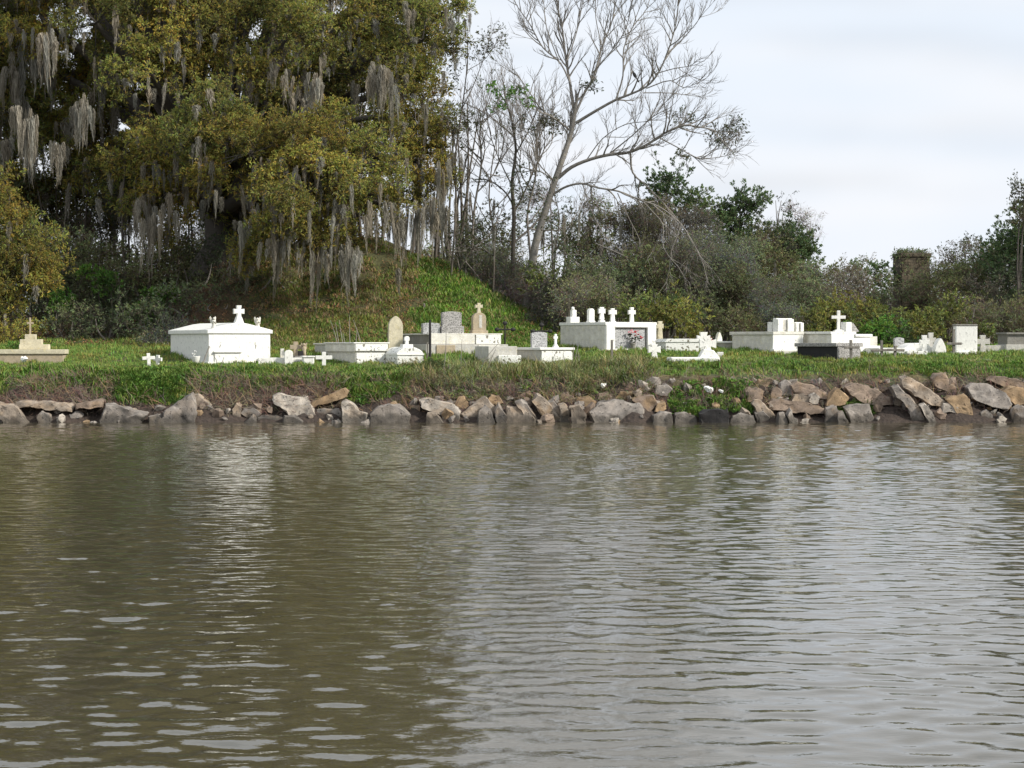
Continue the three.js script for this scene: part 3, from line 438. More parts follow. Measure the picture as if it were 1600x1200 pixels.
// ---------------------------------------------------------------- broken slabs along the shore
function roughen(geo, amp, f, seed, times = 2) {
  let p = Array.from((geo.index ? geo.toNonIndexed() : geo).attributes.position.array);
  for (let k = 0; k < times; k++) {
    const out = [];
    for (let i = 0; i < p.length; i += 9) {
      const a = p.slice(i, i + 3), b = p.slice(i + 3, i + 6), c = p.slice(i + 6, i + 9), L = (m, n) => Math.hypot(m[0] - n[0], m[1] - n[1], m[2] - n[2]), mid = (m, n) => m.map((x, q) => (x + n[q]) / 2), e = [L(a, b), L(b, c), L(c, a)], j = e.indexOf(Math.max(...e));
      // split the longest edges first so that the pieces stay even; every edge longer than a hand is split at its middle
      const lim = 0.14, sp = e.map((x) => x > lim), ab = mid(a, b), bc = mid(b, c), ca = mid(c, a);
      const T = (...v) => out.push(...v.flat());
      const n = sp.filter(Boolean).length;
      if (n === 0) T(a, b, c);
      else if (n === 3) { T(a, ab, ca); T(ab, b, bc); T(ca, bc, c); T(ab, bc, ca); }
      else if (n === 1) { if (sp[0]) { T(a, ab, c); T(ab, b, c); } else if (sp[1]) { T(a, b, bc); T(a, bc, c); } else { T(a, b, ca); T(b, c, ca); } }
      else { if (!sp[0]) { T(c, ca, bc); T(ca, a, b); T(ca, b, bc); } else if (!sp[1]) { T(a, ab, ca); T(ab, b, c); T(ab, c, ca); } else { T(b, bc, ab); T(bc, c, a); T(bc, a, ab); } }
    }
    p = out;
  }
  const o = seed * 13.7;
  for (let i = 0; i < p.length; i += 3) { const [x, y, z] = [p[i] * f + o, p[i + 1] * f, p[i + 2] * f]; p[i] += amp * fbm3(x, y, z, 3); p[i + 1] += amp * fbm3(x + 40, y, z, 3); p[i + 2] += amp * fbm3(x, y + 60, z, 3); }
  const g = new THREE.BufferGeometry(); g.setAttribute('position', new THREE.Float32BufferAttribute(p, 3));
  return toCreasedNormals(g, 0.6);
}
const TONES = { grey: [0.36, 0.328, 0.30], tan: [0.45, 0.38, 0.31], pale: [0.56, 0.51, 0.45], ochre: [0.44, 0.315, 0.19], black: [0.028, 0.026, 0.026], brown: [0.34, 0.262, 0.205], white: [0.72, 0.70, 0.66] };
function tintRock(g, tone, seed, ochre = 0.4) {
  const p = g.attributes.position, c = new Float32Array(p.count * 3), o = seed * 7.1, t = TONES[tone], oc = [0.40, 0.27, 0.15];
  for (let i = 0; i < p.count; i++) {
    const x = p.getX(i), y = p.getY(i), z = p.getZ(i), n = fbm3(x * 1.6 + o, y * 1.6, z * 1.6, 4), m = fbm3(x * 5 + o, y * 5, z * 5, 3);
    const rust = ochre * smooth(0.02, 0.3, fbm3(x * 2.3 - o, y * 2.3 + 9, z * 2.3, 3) + 0.08), wet = tone === 'black' ? 0 : 1 - smooth(-0.03, 0.03, y - 0.20 - 0.16 * m - 0.10 * n);   // the tide line: algae with a ragged edge
    const k = 1 + 0.5 * n + 0.3 * m;
    for (let q = 0; q < 3; q++) { const dry = lerp(t[q], oc[q], rust) * k; c[i * 3 + q] = lerp(dry, [0.085, 0.075, 0.062][q] * k, wet * 0.8); }
  }
  g.setAttribute('color', new THREE.BufferAttribute(c, 3)); return g;
}
const rockSpots = [];
// outline: picture points of the face turned to the river; it leans back by `lean` and runs back into the bank by `deep` metres
function slab(label, tone, outline, { lean = 0.35, deep = 0.7, d, ochre = 0.4, side = 0 } = {}) {
  const seed = rockSpots.length + 1, low = Math.max(...outline.map((q) => q[1]));
  const dd = d ?? 51.05 + clamp((659 - low) / 34, -0.1, 1.6), foot = P(outline[0][0], low, dd).y;
  const pts = outline.map(([u, v]) => { const q = P(u, v, dd); return [q.x, q.y]; });
  let area = 0; pts.forEach(([x, y], i) => { const [a, b] = pts[(i + 1) % pts.length]; area += x * b - a * y; }); if (area < 0) pts.reverse();
  const cx = pts.reduce((a, q) => a + q[0], 0) / pts.length, cy = pts.reduce((a, q) => a + q[1], 0) / pts.length;
  const n = pts.length, pos = [], lo = low > 652 ? 0.35 : 0;          // slabs at the water go on below it
  const ring = (k, z, up, sh) => pts.map(([x, y]) => { const yy = y < foot + 0.12 && lo ? y - lo : y, h = y - foot; return V((x - cx) * k + cx + sh, (yy - cy) * k + cy + up, -dd - z - Math.tan(lean) * h * 1.0); });
  const A = ring(0.94, -0.02, 0, 0), B = ring(1, 0.06, 0, 0), C = ring(0.98, deep * 0.8, 0.02, side * 0.6), D = ring(0.8, deep, 0.0, side), tri = (a, b, c) => pos.push(a.x, a.y, a.z, b.x, b.y, b.z, c.x, c.y, c.z);
  const am = A.reduce((s, q) => s.add(q), V()).divideScalar(n), dm = D.reduce((s, q) => s.add(q), V()).divideScalar(n);
  for (let i = 0; i < n; i++) { const j = (i + 1) % n; tri(am, A[i], A[j]); tri(dm, D[j], D[i]); for (const [Q, R] of [[A, B], [B, C], [C, D]]) { tri(Q[i], R[i], R[j]); tri(Q[i], R[j], Q[j]); } }
  let g = new THREE.BufferGeometry(); g.setAttribute('position', new THREE.Float32BufferAttribute(pos, 3));
  g = boxUV(tintRock(roughen(g, 0.075, 2.2, seed, 4), tone, seed, ochre), 0.55);
  rockSpots.push([cx, dd]);
  const o = single('broken_rock', g, M.rock, label, 'rock', 'broken slabs along the shore');
  return o;
}
slab('tan slab sliding into the water at the far left edge', 'tan', [[-18, 628], [0, 632], [20, 636], [54, 660], [28, 662], [-10, 650]], { lean: 0.6 });
slab('flat tan slab overhanging a dark gap near the left edge', 'tan', [[18, 632], [26, 627], [70, 628], [108, 630], [114, 636], [112, 643], [80, 641], [50, 636], [24, 637]], { d: 51.5, lean: 0.5, deep: 1.0 });
slab('short flat slab continuing right of the overhanging tan slab', 'brown', [[116, 632], [150, 625], [157, 628], [156, 637], [118, 640]], { d: 51.5, lean: 0.4, deep: 0.9 });
slab('narrow grey slab slanting into water under the overhanging slab', 'grey', [[53, 652], [62, 643], [72, 648], [86, 662], [80, 667], [66, 662]], { lean: 0.7 });
slab('low rock in the gap under the overhanging slab', 'grey', [[84, 660], [104, 655], [134, 654], [150, 656], [146, 664], [96, 666]], { d: 51.6 });
slab('smooth grey wedge dipping rightward, left of the pyramid rock', 'grey', [[147, 664], [160, 632], [175, 633], [215, 643], [228, 648], [205, 662]], { lean: 0.5, ochre: 0.1 });
slab('small rock wedged left of the pyramid rock', 'grey', [[227, 663], [232, 652], [245, 648], [252, 652], [244, 663]], {});
slab('pyramid-shaped grey rock with a sharp ridge', 'grey', [[240, 665], [252, 645], [280, 624], [296, 615], [303, 640], [303, 668]], { lean: 0.45, ochre: 0.15 });
slab('tan right flank rock leaning on the pyramid rock', 'tan', [[299, 668], [298, 617], [306, 617], [335, 643], [352, 660]], { lean: 0.6, d: 51.35, side: 0.2 });
slab('upright pale knob rock behind the low stones, right of pyramid', 'tan', [[360, 655], [362, 640], [368, 629], [374, 635], [376, 652]], { d: 51.6 });
slab('rounded grey boulder between knob rock and tilted pale slab', 'grey', [[375, 646], [380, 639], [397, 638], [407, 645], [404, 652], [384, 652]], { d: 51.7, deep: 0.5 });
slab('low wedge stone at the waterline below the knob rock', 'grey', [[356, 662], [392, 650], [398, 656], [396, 663], [375, 666]], {});
slab('large pale tilted slab with bright top left of ochre bar', 'pale', [[422, 618], [430, 614], [446, 620], [475, 620], [490, 642], [500, 661], [480, 662], [440, 641], [424, 630]], { lean: 0.75, deep: 0.6, d: 51.3, ochre: 0.15 });
slab('small grey stone under the large pale tilted slab', 'grey', [[436, 664], [444, 650], [462, 652], [474, 660], [468, 667]], { d: 51.05, ochre: 0 });
slab('ochre bar of stone sloping up to the right', 'ochre', [[485, 631], [488, 627], [538, 608], [543, 613], [540, 620], [505, 632], [490, 637]], { d: 51.8, lean: 0.3, deep: 0.5, ochre: 0.7 });
slab('squarish rock below the ochre bar', 'grey', [[488, 664], [492, 640], [530, 638], [540, 655], [535, 668]], { d: 51.5 });
slab('two-toned pale rock leaning left of the broad grey hump', 'pale', [[531, 628], [540, 626], [560, 643], [573, 648], [572, 661], [540, 659], [533, 645]], { lean: 0.5 });
slab('broad grey hump rock with undercut lower edge', 'grey', [[576, 661], [576, 648], [590, 636], [610, 632], [622, 634], [640, 648], [641, 661], [610, 657]], { lean: 0.6, ochre: 0.1 });
slab('long pale craggy rock pointing down to the right', 'pale', [[653, 626], [660, 624], [680, 626], [710, 633], [720, 645], [712, 657], [690, 650], [660, 640]], { lean: 0.55, d: 51.3 });
slab('flat tan stone at the water under the long pale crag', 'tan', [[662, 658], [668, 645], [682, 646], [702, 660], [690, 664]], { ochre: 0.1 });
slab('dark square stone behind the long pale crag', 'brown', [[639, 646], [642, 632], [656, 633], [658, 648]], { d: 51.8 });
slab('ochre jagged stone above the tan peaked rock', 'ochre', [[709, 634], [716, 622], [726, 620], [733, 634], [724, 641]], { d: 52.0, ochre: 0.7 });
slab('tan peaked rock like a roof at mid shore', 'tan', [[720, 648], [757, 620], [776, 640], [770, 656], [735, 654]], { lean: 0.4, d: 51.4 });
slab('triangular grey rock standing before the tan peaked rock', 'grey', [[741, 660], [750, 640], [758, 634], [768, 642], [783, 664]], { lean: 0.4, ochre: 0.1, deep: 0.4 });
slab('upright slab edge right of the triangular grey rock', 'grey', [[771, 644], [778, 632], [793, 652], [790, 664], [780, 668]], { lean: 0.3 });
slab('ochre stone cap above the upright slab edge', 'ochre', [[760, 628], [768, 618], [780, 620], [786, 630], [776, 634]], { d: 51.9, ochre: 0.7 });
slab('low flat tan slab between upright edge and leaning row', 'tan', [[788, 660], [792, 637], [815, 636], [838, 656], [832, 664]], { lean: 0.8, deep: 0.4 });
slab('first leaning slab of the row falling rightward', 'grey', [[806, 630], [814, 626], [824, 631], [858, 660], [845, 664], [815, 646]], { lean: 0.4, d: 51.2 });
slab('ochre-shouldered slab, second and tallest of the leaning row', 'tan', [[832, 626], [840, 616], [851, 622], [880, 655], [878, 662], [862, 661], [838, 638]], { lean: 0.4, d: 51.25, ochre: 0.7 });
slab('third slab of the leaning row with grey face', 'grey', [[856, 628], [866, 627], [893, 657], [884, 662], [866, 646]], { lean: 0.4, d: 51.3 });
slab('narrow upright block closing the leaning row', 'tan', [[873, 634], [882, 631], [890, 645], [893, 662], [880, 662]], { lean: 0.3, d: 51.15 });
slab('squat tan block left of the big oval slab', 'tan', [[891, 637], [905, 634], [915, 648], [917, 664], [896, 662]], { lean: 0.3, ochre: 0.15 });
slab('dark split stone with ochre crest above the leaning row', 'brown', [[803, 622], [828, 610], [834, 618], [826, 627]], { d: 52.4, ochre: 0.7 });
slab('brown broken block above the squat tan block', 'brown', [[866, 624], [880, 614], [896, 620], [906, 631], [886, 634]], { d: 52.2 });
slab('small ochre chunk nestled left of the orange block', 'ochre', [[897, 634], [903, 622], [920, 620], [934, 628], [925, 638]], { d: 52.1, ochre: 0.8 });
slab('big smooth oval grey slab at mid shore', 'grey', [[920, 646], [935, 631], [960, 626], [1000, 630], [1009, 640], [992, 659], [970, 660], [935, 654]], { lean: 0.85, deep: 0.6, ochre: 0.05, d: 51.1 });
slab('dark block with orange top behind the big oval slab', 'brown', [[988, 624], [1000, 619], [1022, 618], [1028, 632], [1016, 645], [1002, 642]], { d: 51.7, ochre: 0.8 });
slab('orange end block right of the dark orange-topped block', 'ochre', [[1024, 642], [1028, 630], [1039, 628], [1041, 640], [1034, 645]], { d: 51.6, ochre: 0.6 });
slab('bright orange broken block above the big oval slab', 'ochre', [[961, 622], [969, 612], [989, 614], [987, 625], [970, 629]], { d: 52.2, ochre: 0.9 });
slab('grey-brown stone left of the bright orange block', 'brown', [[934, 628], [938, 616], [950, 613], [962, 622], [958, 630]], { d: 52.3 });
slab('rounded dark stone at the waterline right of oval slab', 'grey', [[1016, 660], [1021, 650], [1032, 644], [1050, 646], [1055, 660]], { ochre: 0.05 });
slab('flat dark rock in the water left of the black rock', 'grey', [[1053, 660], [1056, 648], [1070, 645], [1086, 650], [1096, 661]], { ochre: 0.05, lean: 0.9 });
slab('jagged grey boulder high on the bank below the white cross', 'grey', [[1000, 606], [1004, 596], [1020, 590], [1032, 592], [1034, 606], [1016, 612]], { d: 52.8, ochre: 0.1 });
slab('grey boulder right of the jagged one, among the weeds', 'grey', [[1020, 616], [1026, 604], [1042, 600], [1050, 610], [1040, 620]], { d: 52.5, ochre: 0.1 });
slab('black wet rock at the waterline below the bright weeds', 'black', [[1092, 658], [1094, 647], [1104, 642], [1124, 640], [1134, 643], [1139, 640], [1141, 650], [1134, 660]], { ochre: 0, deep: 0.5, d: 50.95 });
slab('flat grey rock at the water right of the black rock', 'grey', [[1132, 662], [1146, 650], [1160, 645], [1180, 651], [1190, 661]], { ochre: 0.05, lean: 0.95 });
slab('dark round rock with a pale flat cap', 'brown', [[1168, 628], [1171, 612], [1184, 606], [1192, 610], [1192, 622], [1182, 631]], { d: 52.0, ochre: 0.5 });
slab('tan slab sliding down right of the pale-capped rock', 'tan', [[1175, 632], [1180, 625], [1190, 625], [1212, 648], [1217, 659], [1206, 657], [1184, 644]], { lean: 0.4, d: 51.4 });
slab('recessed stone under the sliding tan slab', 'grey', [[1180, 642], [1194, 642], [1204, 652], [1200, 662], [1184, 660]], { d: 51.3, ochre: 0 });
slab('brown block at the top of the rubble heap', 'brown', [[1180, 602], [1186, 596], [1205, 590], [1216, 596], [1214, 607], [1192, 609]], { d: 53.0, ochre: 0.5 });
slab('small upright brown slab inside the rubble heap', 'brown', [[1203, 624], [1207, 610], [1216, 606], [1222, 612], [1220, 626]], { d: 52.3 });
slab('grey weathered boulder beside the long reddish slab', 'grey', [[1216, 616], [1220, 600], [1232, 594], [1241, 602], [1238, 618]], { d: 52.6, ochre: 0.1 });
slab('long reddish slab sloping down to the right', 'brown', [[1236, 602], [1248, 597], [1270, 603], [1288, 612], [1300, 618], [1295, 624], [1264, 619], [1240, 612]], { d: 52.3, lean: 0.6 });
slab('wide dark slab bridging the lower rubble heap', 'brown', [[1202, 632], [1210, 625], [1236, 627], [1264, 630], [1290, 640], [1288, 647], [1238, 645], [1208, 640]], { d: 51.6, lean: 0.5 });
slab('tan stone tucked above the wide bridging slab', 'tan', [[1237, 628], [1241, 617], [1258, 616], [1266, 622], [1262, 631]], { d: 52.0 });
slab('whitish chunky stone in the rubble heap', 'pale', [[1264, 626], [1267, 618], [1276, 615], [1283, 622], [1278, 631], [1268, 632]], { d: 51.9, ochre: 0.1 });
slab('orange triangular stone left of the great brown slab', 'ochre', [[1290, 634], [1300, 614], [1310, 607], [1328, 622], [1320, 634]], { d: 51.9, ochre: 0.6 });
slab('squat grey block at the waterline under orange triangle', 'grey', [[1290, 656], [1292, 638], [1306, 634], [1313, 644], [1311, 657]], { d: 51.3 });
slab('flat-faced grey slab leaning at the water by the grass tuft', 'grey', [[1322, 638], [1332, 634], [1360, 632], [1374, 652], [1352, 656], [1332, 650]], { lean: 0.6, d: 51.3, ochre: 0.1 });
slab('narrow slab between squat block and flat-faced slab', 'grey', [[1310, 646], [1318, 643], [1333, 658], [1326, 664], [1314, 662]], {});
slab('small sharp stone at the waterline under the wide slab', 'grey', [[1212, 662], [1218, 646], [1226, 646], [1236, 660], [1228, 664]], { ochre: 0.05 });
slab('leaning shard at the waterline right of the sharp stone', 'grey', [[1229, 650], [1236, 640], [1255, 658], [1248, 664], [1238, 662]], { ochre: 0.05 });
slab('great smooth brown slab high in the rubble', 'brown', [[1323, 606], [1336, 599], [1360, 604], [1380, 614], [1392, 622], [1397, 634], [1366, 636], [1346, 628], [1330, 616]], { d: 51.9, lean: 0.7, deep: 0.8, ochre: 0.05 });
slab('thin slab standing on edge over a black hollow', 'grey', [[1397, 606], [1405, 602], [1432, 628], [1446, 656], [1440, 664], [1430, 661], [1424, 640], [1402, 620]], { d: 51.3, lean: 0.2, deep: 0.9 });
slab('stone in the hollow under the thin edge slab', 'grey', [[1396, 660], [1394, 632], [1404, 624], [1422, 642], [1430, 664]], { d: 51.9, ochre: 0 });
slab('long tan beam-like slab slanting across the rubble', 'tan', [[1410, 592], [1419, 586], [1440, 600], [1462, 614], [1480, 628], [1472, 636], [1455, 633], [1430, 618], [1414, 606]], { d: 51.8, lean: 0.5, deep: 0.4 });
slab('brown rounded slab standing highest in the rubble', 'brown', [[1459, 592], [1466, 586], [1481, 584], [1491, 599], [1501, 613], [1491, 619], [1474, 610], [1462, 602]], { d: 52.5, lean: 0.4 });
slab('white-edged narrow slab slipping into the water', 'pale', [[1438, 634], [1446, 631], [1458, 642], [1469, 653], [1460, 658], [1446, 646]], { d: 51.1, ochre: 0 });
slab('orange heart-shaped rock beside the big grey slab', 'ochre', [[1482, 624], [1490, 619], [1500, 620], [1510, 616], [1519, 622], [1520, 636], [1524, 656], [1511, 658], [1490, 634]], { d: 51.4, lean: 0.5, ochre: 0.6 });
slab('whitish stone left of the orange heart-shaped rock', 'pale', [[1472, 644], [1476, 632], [1488, 630], [1498, 638], [1494, 646]], { d: 51.6, ochre: 0.1 });
slab('big smooth grey slab tilted up near the right edge', 'grey', [[1517, 606], [1526, 602], [1546, 599], [1576, 615], [1584, 632], [1576, 641], [1546, 634], [1524, 624]], { d: 51.6, lean: 0.75, deep: 0.8, ochre: 0.05 });
slab('long brown slab lying above the big grey slab', 'brown', [[1546, 594], [1556, 588], [1580, 591], [1602, 598], [1600, 606], [1570, 606]], { d: 52.7, ochre: 0.4 });
slab('orange slab behind the big grey slab at right edge', 'ochre', [[1562, 616], [1580, 605], [1604, 606], [1606, 630], [1590, 634]], { d: 52.0, ochre: 0.7 });
slab('small grey stone at the waterline under the big grey slab', 'grey', [[1536, 660], [1534, 646], [1544, 640], [1554, 650], [1552, 662]], { d: 51.4 });
slab('craggy grey rock at the waterline by the right edge', 'grey', [[1582, 662], [1584, 640], [1598, 634], [1616, 642], [1614, 664]], { d: 51.2 });
slab('rock set back between heart-shaped and big grey slab', 'grey', [[1520, 664], [1522, 640], [1546, 640], [1570, 646], [1580, 664]], { d: 51.8 });
slab('low rock at the water under the pale tilted slab', 'grey', [[392, 664], [400, 652], [430, 648], [446, 656], [440, 667]], { d: 51.5 });
slab('grey sloping rock left of the tan flat slab at far left', 'grey', [[-60, 664], [-52, 640], [-24, 634], [-2, 652], [-6, 666]], { d: 51.3 });
{ // rubble between the slabs: a few shapes, laid out by hand of chance
  const r = rngOf(303), kinds = [];
  for (const [k, tone] of ['grey', 'tan', 'brown', 'ochre', 'grey', 'pale', 'grey', 'brown'].entries()) {
    const g = roughen(new THREE.IcosahedronGeometry(0.14, 0).scale(1.3, 0.75, 0.9), 0.09, 6, 80 + k, 1), t = TONES[tone], n = g.attributes.position.count, c = new Float32Array(n * 3);
    for (let i = 0; i < n; i++) { const q = 1 + 0.4 * fbm3(g.attributes.position.getX(i) * 6 + k, g.attributes.position.getY(i) * 6, g.attributes.position.getZ(i) * 6); for (let j = 0; j < 3; j++) c[i * 3 + j] = t[j] * q; }
    g.setAttribute('color', new THREE.BufferAttribute(c, 3)); kinds.push(boxUV(g, 0.8));
  }
  for (let i = 0; i < 210; i++) {
    const right = r() < 0.8, u = right ? lerp(640, 1620, r()) : lerp(-30, 650, r()), d = right ? lerp(51.2, u > 980 ? 53.5 : 52.6, r()) : lerp(51.1, 51.9, r());
    const p = onGround(u, d), s = 0.5 + r() * r() * 1.3, kk = Math.floor(r() * kinds.length), m = mesh('rubble_stone', kinds[kk], M.rock);
    m.position.set(p.x, p.y + 0.04 * s, p.z); m.rotation.set(r() * 6, r() * 6, r() * 0.8); m.scale.set(s * (0.8 + 0.5 * r()), s, s);
    const nm = ['grey', 'tan', 'brown', 'ochre', 'grey', 'pale', 'grey', 'brown'][kk], where = u < 650 ? 'low shore left of mid picture' : u < 1060 ? 'slabs below the dry grass' : 'heap below the lawn graves'; tag(m, `small ${nm} rubble stone wedged among the ${where}`, 'stone', `${nm} rubble stones among the ${where}`);
  }
  for (const [u, v, s, label] of [[1108, 608, 1.0, 'white rounded stone lying among the weeds above the black rock'], [1127, 611, 0.5, 'small white stone right of the white rounded stone'], [943, 602, 0.6, 'pale cream stone on the bank above the orange block'], [37, 561, 0.8, 'white stone in the grass before the stepped grave']]) {
    const d = v > 600 ? 52.4 + (612 - v) * 0.03 : 55, p = P(u, v, d), m = mesh('white_stone', kinds[5], std({ color: lin(0.8, 0.79, 0.75), roughness: 0.8 })); m.position.set(p.x, Math.max(p.y, H(p.x, p.z) + 0.03), p.z); m.rotation.set(0.3, u, 0.2); m.scale.setScalar(s); tag(m, label, 'stone');
  }
  for (let i = 0; i < 26; i++) { // the shore goes on beyond the picture
    const s = i % 2 ? 1 : -1, x = s * (15.3 + Math.floor(i / 2) * 0.75 + r() * 0.3), d = 51.1 + r() * 0.9, m = mesh('bank_rock', kinds[Math.floor(r() * 8)], M.rock);
    m.position.set(x, H(x, -d) + 0.05, -d); m.rotation.set(r() - 0.5, r() * 6, r() - 0.5); m.scale.set(3.5 + r() * 2, 2.5 + r() * 2, 3 + r()); tag(m, 'broad rough rock of the shore beyond the slabs', 'rock', 'rocks of the shore beyond the slabs');
  }
}

// ---------------------------------------------------------------- plants: small shapes that are scattered in their thousands
function quads() { return { p: [], c: [], n: [], tri(a, b, c, col) { for (const q of [a, b, c]) { this.p.push(q.x, q.y, q.z); this.c.push(col[0], col[1], col[2]); } }, geo() { const g = new THREE.BufferGeometry(); g.setAttribute('position', new THREE.Float32BufferAttribute(this.p, 3)); g.setAttribute('color', new THREE.Float32BufferAttribute(this.c, 3)); g.computeVertexNormals(); return g; } }; }
function dirOf(r, up = 0) { const a = r() * 6.283, z = 2 * r() - 1, s = Math.sqrt(1 - z * z); return V(s * Math.cos(a), z + up, s * Math.sin(a)).normalize(); }
// one leaf: a folded lozenge from `b` along `dir`
function leafAt(q, b, dir, len, wid, r, col) {
  const side = V().crossVectors(dir, dirOf(r)).normalize().multiplyScalar(wid / 2), nrm = V().crossVectors(side, dir).normalize(), mid = b.clone().addScaledVector(dir, len * 0.5), tip = b.clone().addScaledVector(dir, len).addScaledVector(nrm, -len * 0.18);
  const l = mid.clone().add(side).addScaledVector(nrm, wid * 0.22), m = mid.clone().sub(side).addScaledVector(nrm, wid * 0.22);
  q.tri(b, l, tip, col); q.tri(b, tip, m, col);
}
function stick(q, a, b, w, col, r) { const d = b.clone().sub(a), s = V().crossVectors(d, dirOf(r)).normalize().multiplyScalar(w / 2), t = V().crossVectors(d, s).normalize().multiplyScalar(w / 2); for (const k of [s, t]) { q.tri(a.clone().add(k), a.clone().sub(k), b, col); } }
// a leafy twig end about `size` across, growing along +y
function sprig(seed, { n = 16, size = 0.3, leaf = 0.11, wid = 0.042, cols, twig = [0.09, 0.075, 0.06], out = 0.6, twigs = 3 }) {
  const r = rngOf(seed), q = quads(), tips = [];
  for (let k = 0; k < twigs; k++) { const t = dirOf(r, 0.7).multiplyScalar(size * (0.5 + 0.5 * r())); tips.push(t); stick(q, V(0, -size * 0.3, 0), t, 0.014, twig, r); }
  for (let k = 0; k < n; k++) { const t = tips[k % twigs], f = 0.35 + 0.65 * r(), b = t.clone().multiplyScalar(f), dir = t.clone().normalize().addScaledVector(dirOf(r), out / 0.6).normalize(), c = cols[Math.floor(r() * cols.length)], s = 0.75 + 0.5 * r(); leafAt(q, b, dir, leaf * s, wid * s, r, c.map((x) => x * (0.8 + 0.4 * r()))); }
  return q.geo();
}
// a tangle of bare twigs with a few leaves
function tangle(seed, { n = 12, size = 0.5, w = 0.014, col = [0.17, 0.14, 0.115], leaves = 5, leaf = 0.09, cols = [[0.09, 0.1, 0.04]] }) {
  const r = rngOf(seed), q = quads();
  for (let k = 0; k < n; k++) { const a = dirOf(r).multiplyScalar(size * 0.35 * r()), m = a.clone().addScaledVector(dirOf(r, 0.5), size * 0.45), b = m.clone().addScaledVector(dirOf(r, 0.3), size * 0.4), c = col.map((x) => x * (0.7 + 0.6 * r())); stick(q, a, m, w, c, r); stick(q, m, b, w * 0.8, c, r); if (k < leaves) leafAt(q, b, dirOf(r), leaf, leaf * 0.45, r, cols[k % cols.length]); }
  return q.geo();
}
// a tuft of blades on the origin
function tuft(seed, { n = 9, h = 0.25, w = 0.014, lean = 0.5, spread = 0.09, cols }) {
  const r = rngOf(seed), q = quads();
  for (let k = 0; k < n; k++) {
    const a = r() * 6.283, dx = Math.cos(a), dz = Math.sin(a), hh = h * (0.55 + 0.6 * r()), l = lean * (0.3 + r()) * hh, b = V((r() - 0.5) * 2 * spread, -0.02, (r() - 0.5) * 2 * spread), c = cols[Math.floor(r() * cols.length)].map((x) => x * (0.8 + 0.4 * r()));
    const s = V(-dz, 0, dx).multiplyScalar(w * (0.7 + 0.6 * r()) / 2), m = b.clone().add(V(dx * l * 0.35, hh * 0.6, dz * l * 0.35)), t = b.clone().add(V(dx * l, hh, dz * l));
    q.tri(b.clone().add(s), b.clone().sub(s), m.clone().sub(s), c); q.tri(b.clone().add(s), m.clone().sub(s), m.clone().add(s), c); q.tri(m.clone().add(s), m.clone().sub(s), t, c);
  }
  return q.geo();
}
// hanging grey moss, one metre long: strands that gather into a few ragged points
function mossBundle(seed) {
  const r = rngOf(seed), q = quads(), tips = [0, 1, 2, 3, 4].map((k) => [(r() - 0.5) * (k ? 0.30 : 0.1), (r() - 0.5) * (k ? 0.30 : 0.1), k ? 0.28 + 0.55 * r() : 1]);
  for (let k = 0; k < 120; k++) {
    const [tx, tz, L] = tips[Math.floor(Math.pow(r(), 1.7) * 5)], st = k < 40 ? 0.04 * r() : L * 0.8 * r(), len = Math.min(L - st, L * (0.22 + 0.35 * r())) + 0.04 * r(), a = r() * 6.283, kk = 0.72 + 0.42 * r(), c = [0.33, 0.305, 0.25].map((x) => x * kk), w = 0.006 + 0.010 * r(), th = r() * 6.283, s = V(Math.cos(th) * w, 0, Math.sin(th) * w);
    const rad0 = 0.11 * Math.sqrt(r()), ph = r() * 6, wob = 0.015 + 0.045 * r(); let prev = null;
    for (let i = 0; i <= 5; i++) { const y = st + len * i / 5, conv = Math.pow(clamp(1 - y / L), 0.95) * (0.3 + 0.8 * smooth(0, 0.3, y / L)), f = 1 - Math.pow(i / 5, 2) * 0.8, b = V(tx * (0.4 + 0.6 * y / L) + Math.cos(a) * rad0 * conv + wob * Math.sin(y * 11 + ph), 0.03 * r() - y - 0.12 * rad0 / 0.11 * (k % 3), tz * (0.4 + 0.6 * y / L) + Math.sin(a) * rad0 * conv + wob * Math.cos(y * 9 + ph)), e = [b.clone().addScaledVector(s, f), b.clone().addScaledVector(s, -f)]; if (prev) { q.tri(prev[0], prev[1], e[1], c); q.tri(prev[0], e[1], e[0], c); } prev = e; }
  }
  return q.geo();
}
const OAK = [[0.31, 0.275, 0.055], [0.26, 0.24, 0.055], [0.35, 0.28, 0.06], [0.17, 0.175, 0.05], [0.23, 0.225, 0.05]], EVER = [[0.12, 0.175, 0.065], [0.15, 0.205, 0.075], [0.09, 0.14, 0.055]], YELLOW = [[0.18, 0.205, 0.05], [0.15, 0.18, 0.045], [0.21, 0.215, 0.055]], FRESH = [[0.10, 0.19, 0.03], [0.13, 0.23, 0.04]], DULL = [[0.165, 0.185, 0.085], [0.19, 0.21, 0.095], [0.14, 0.16, 0.075]], RUST = [[0.21, 0.175, 0.115], [0.18, 0.155, 0.10]];
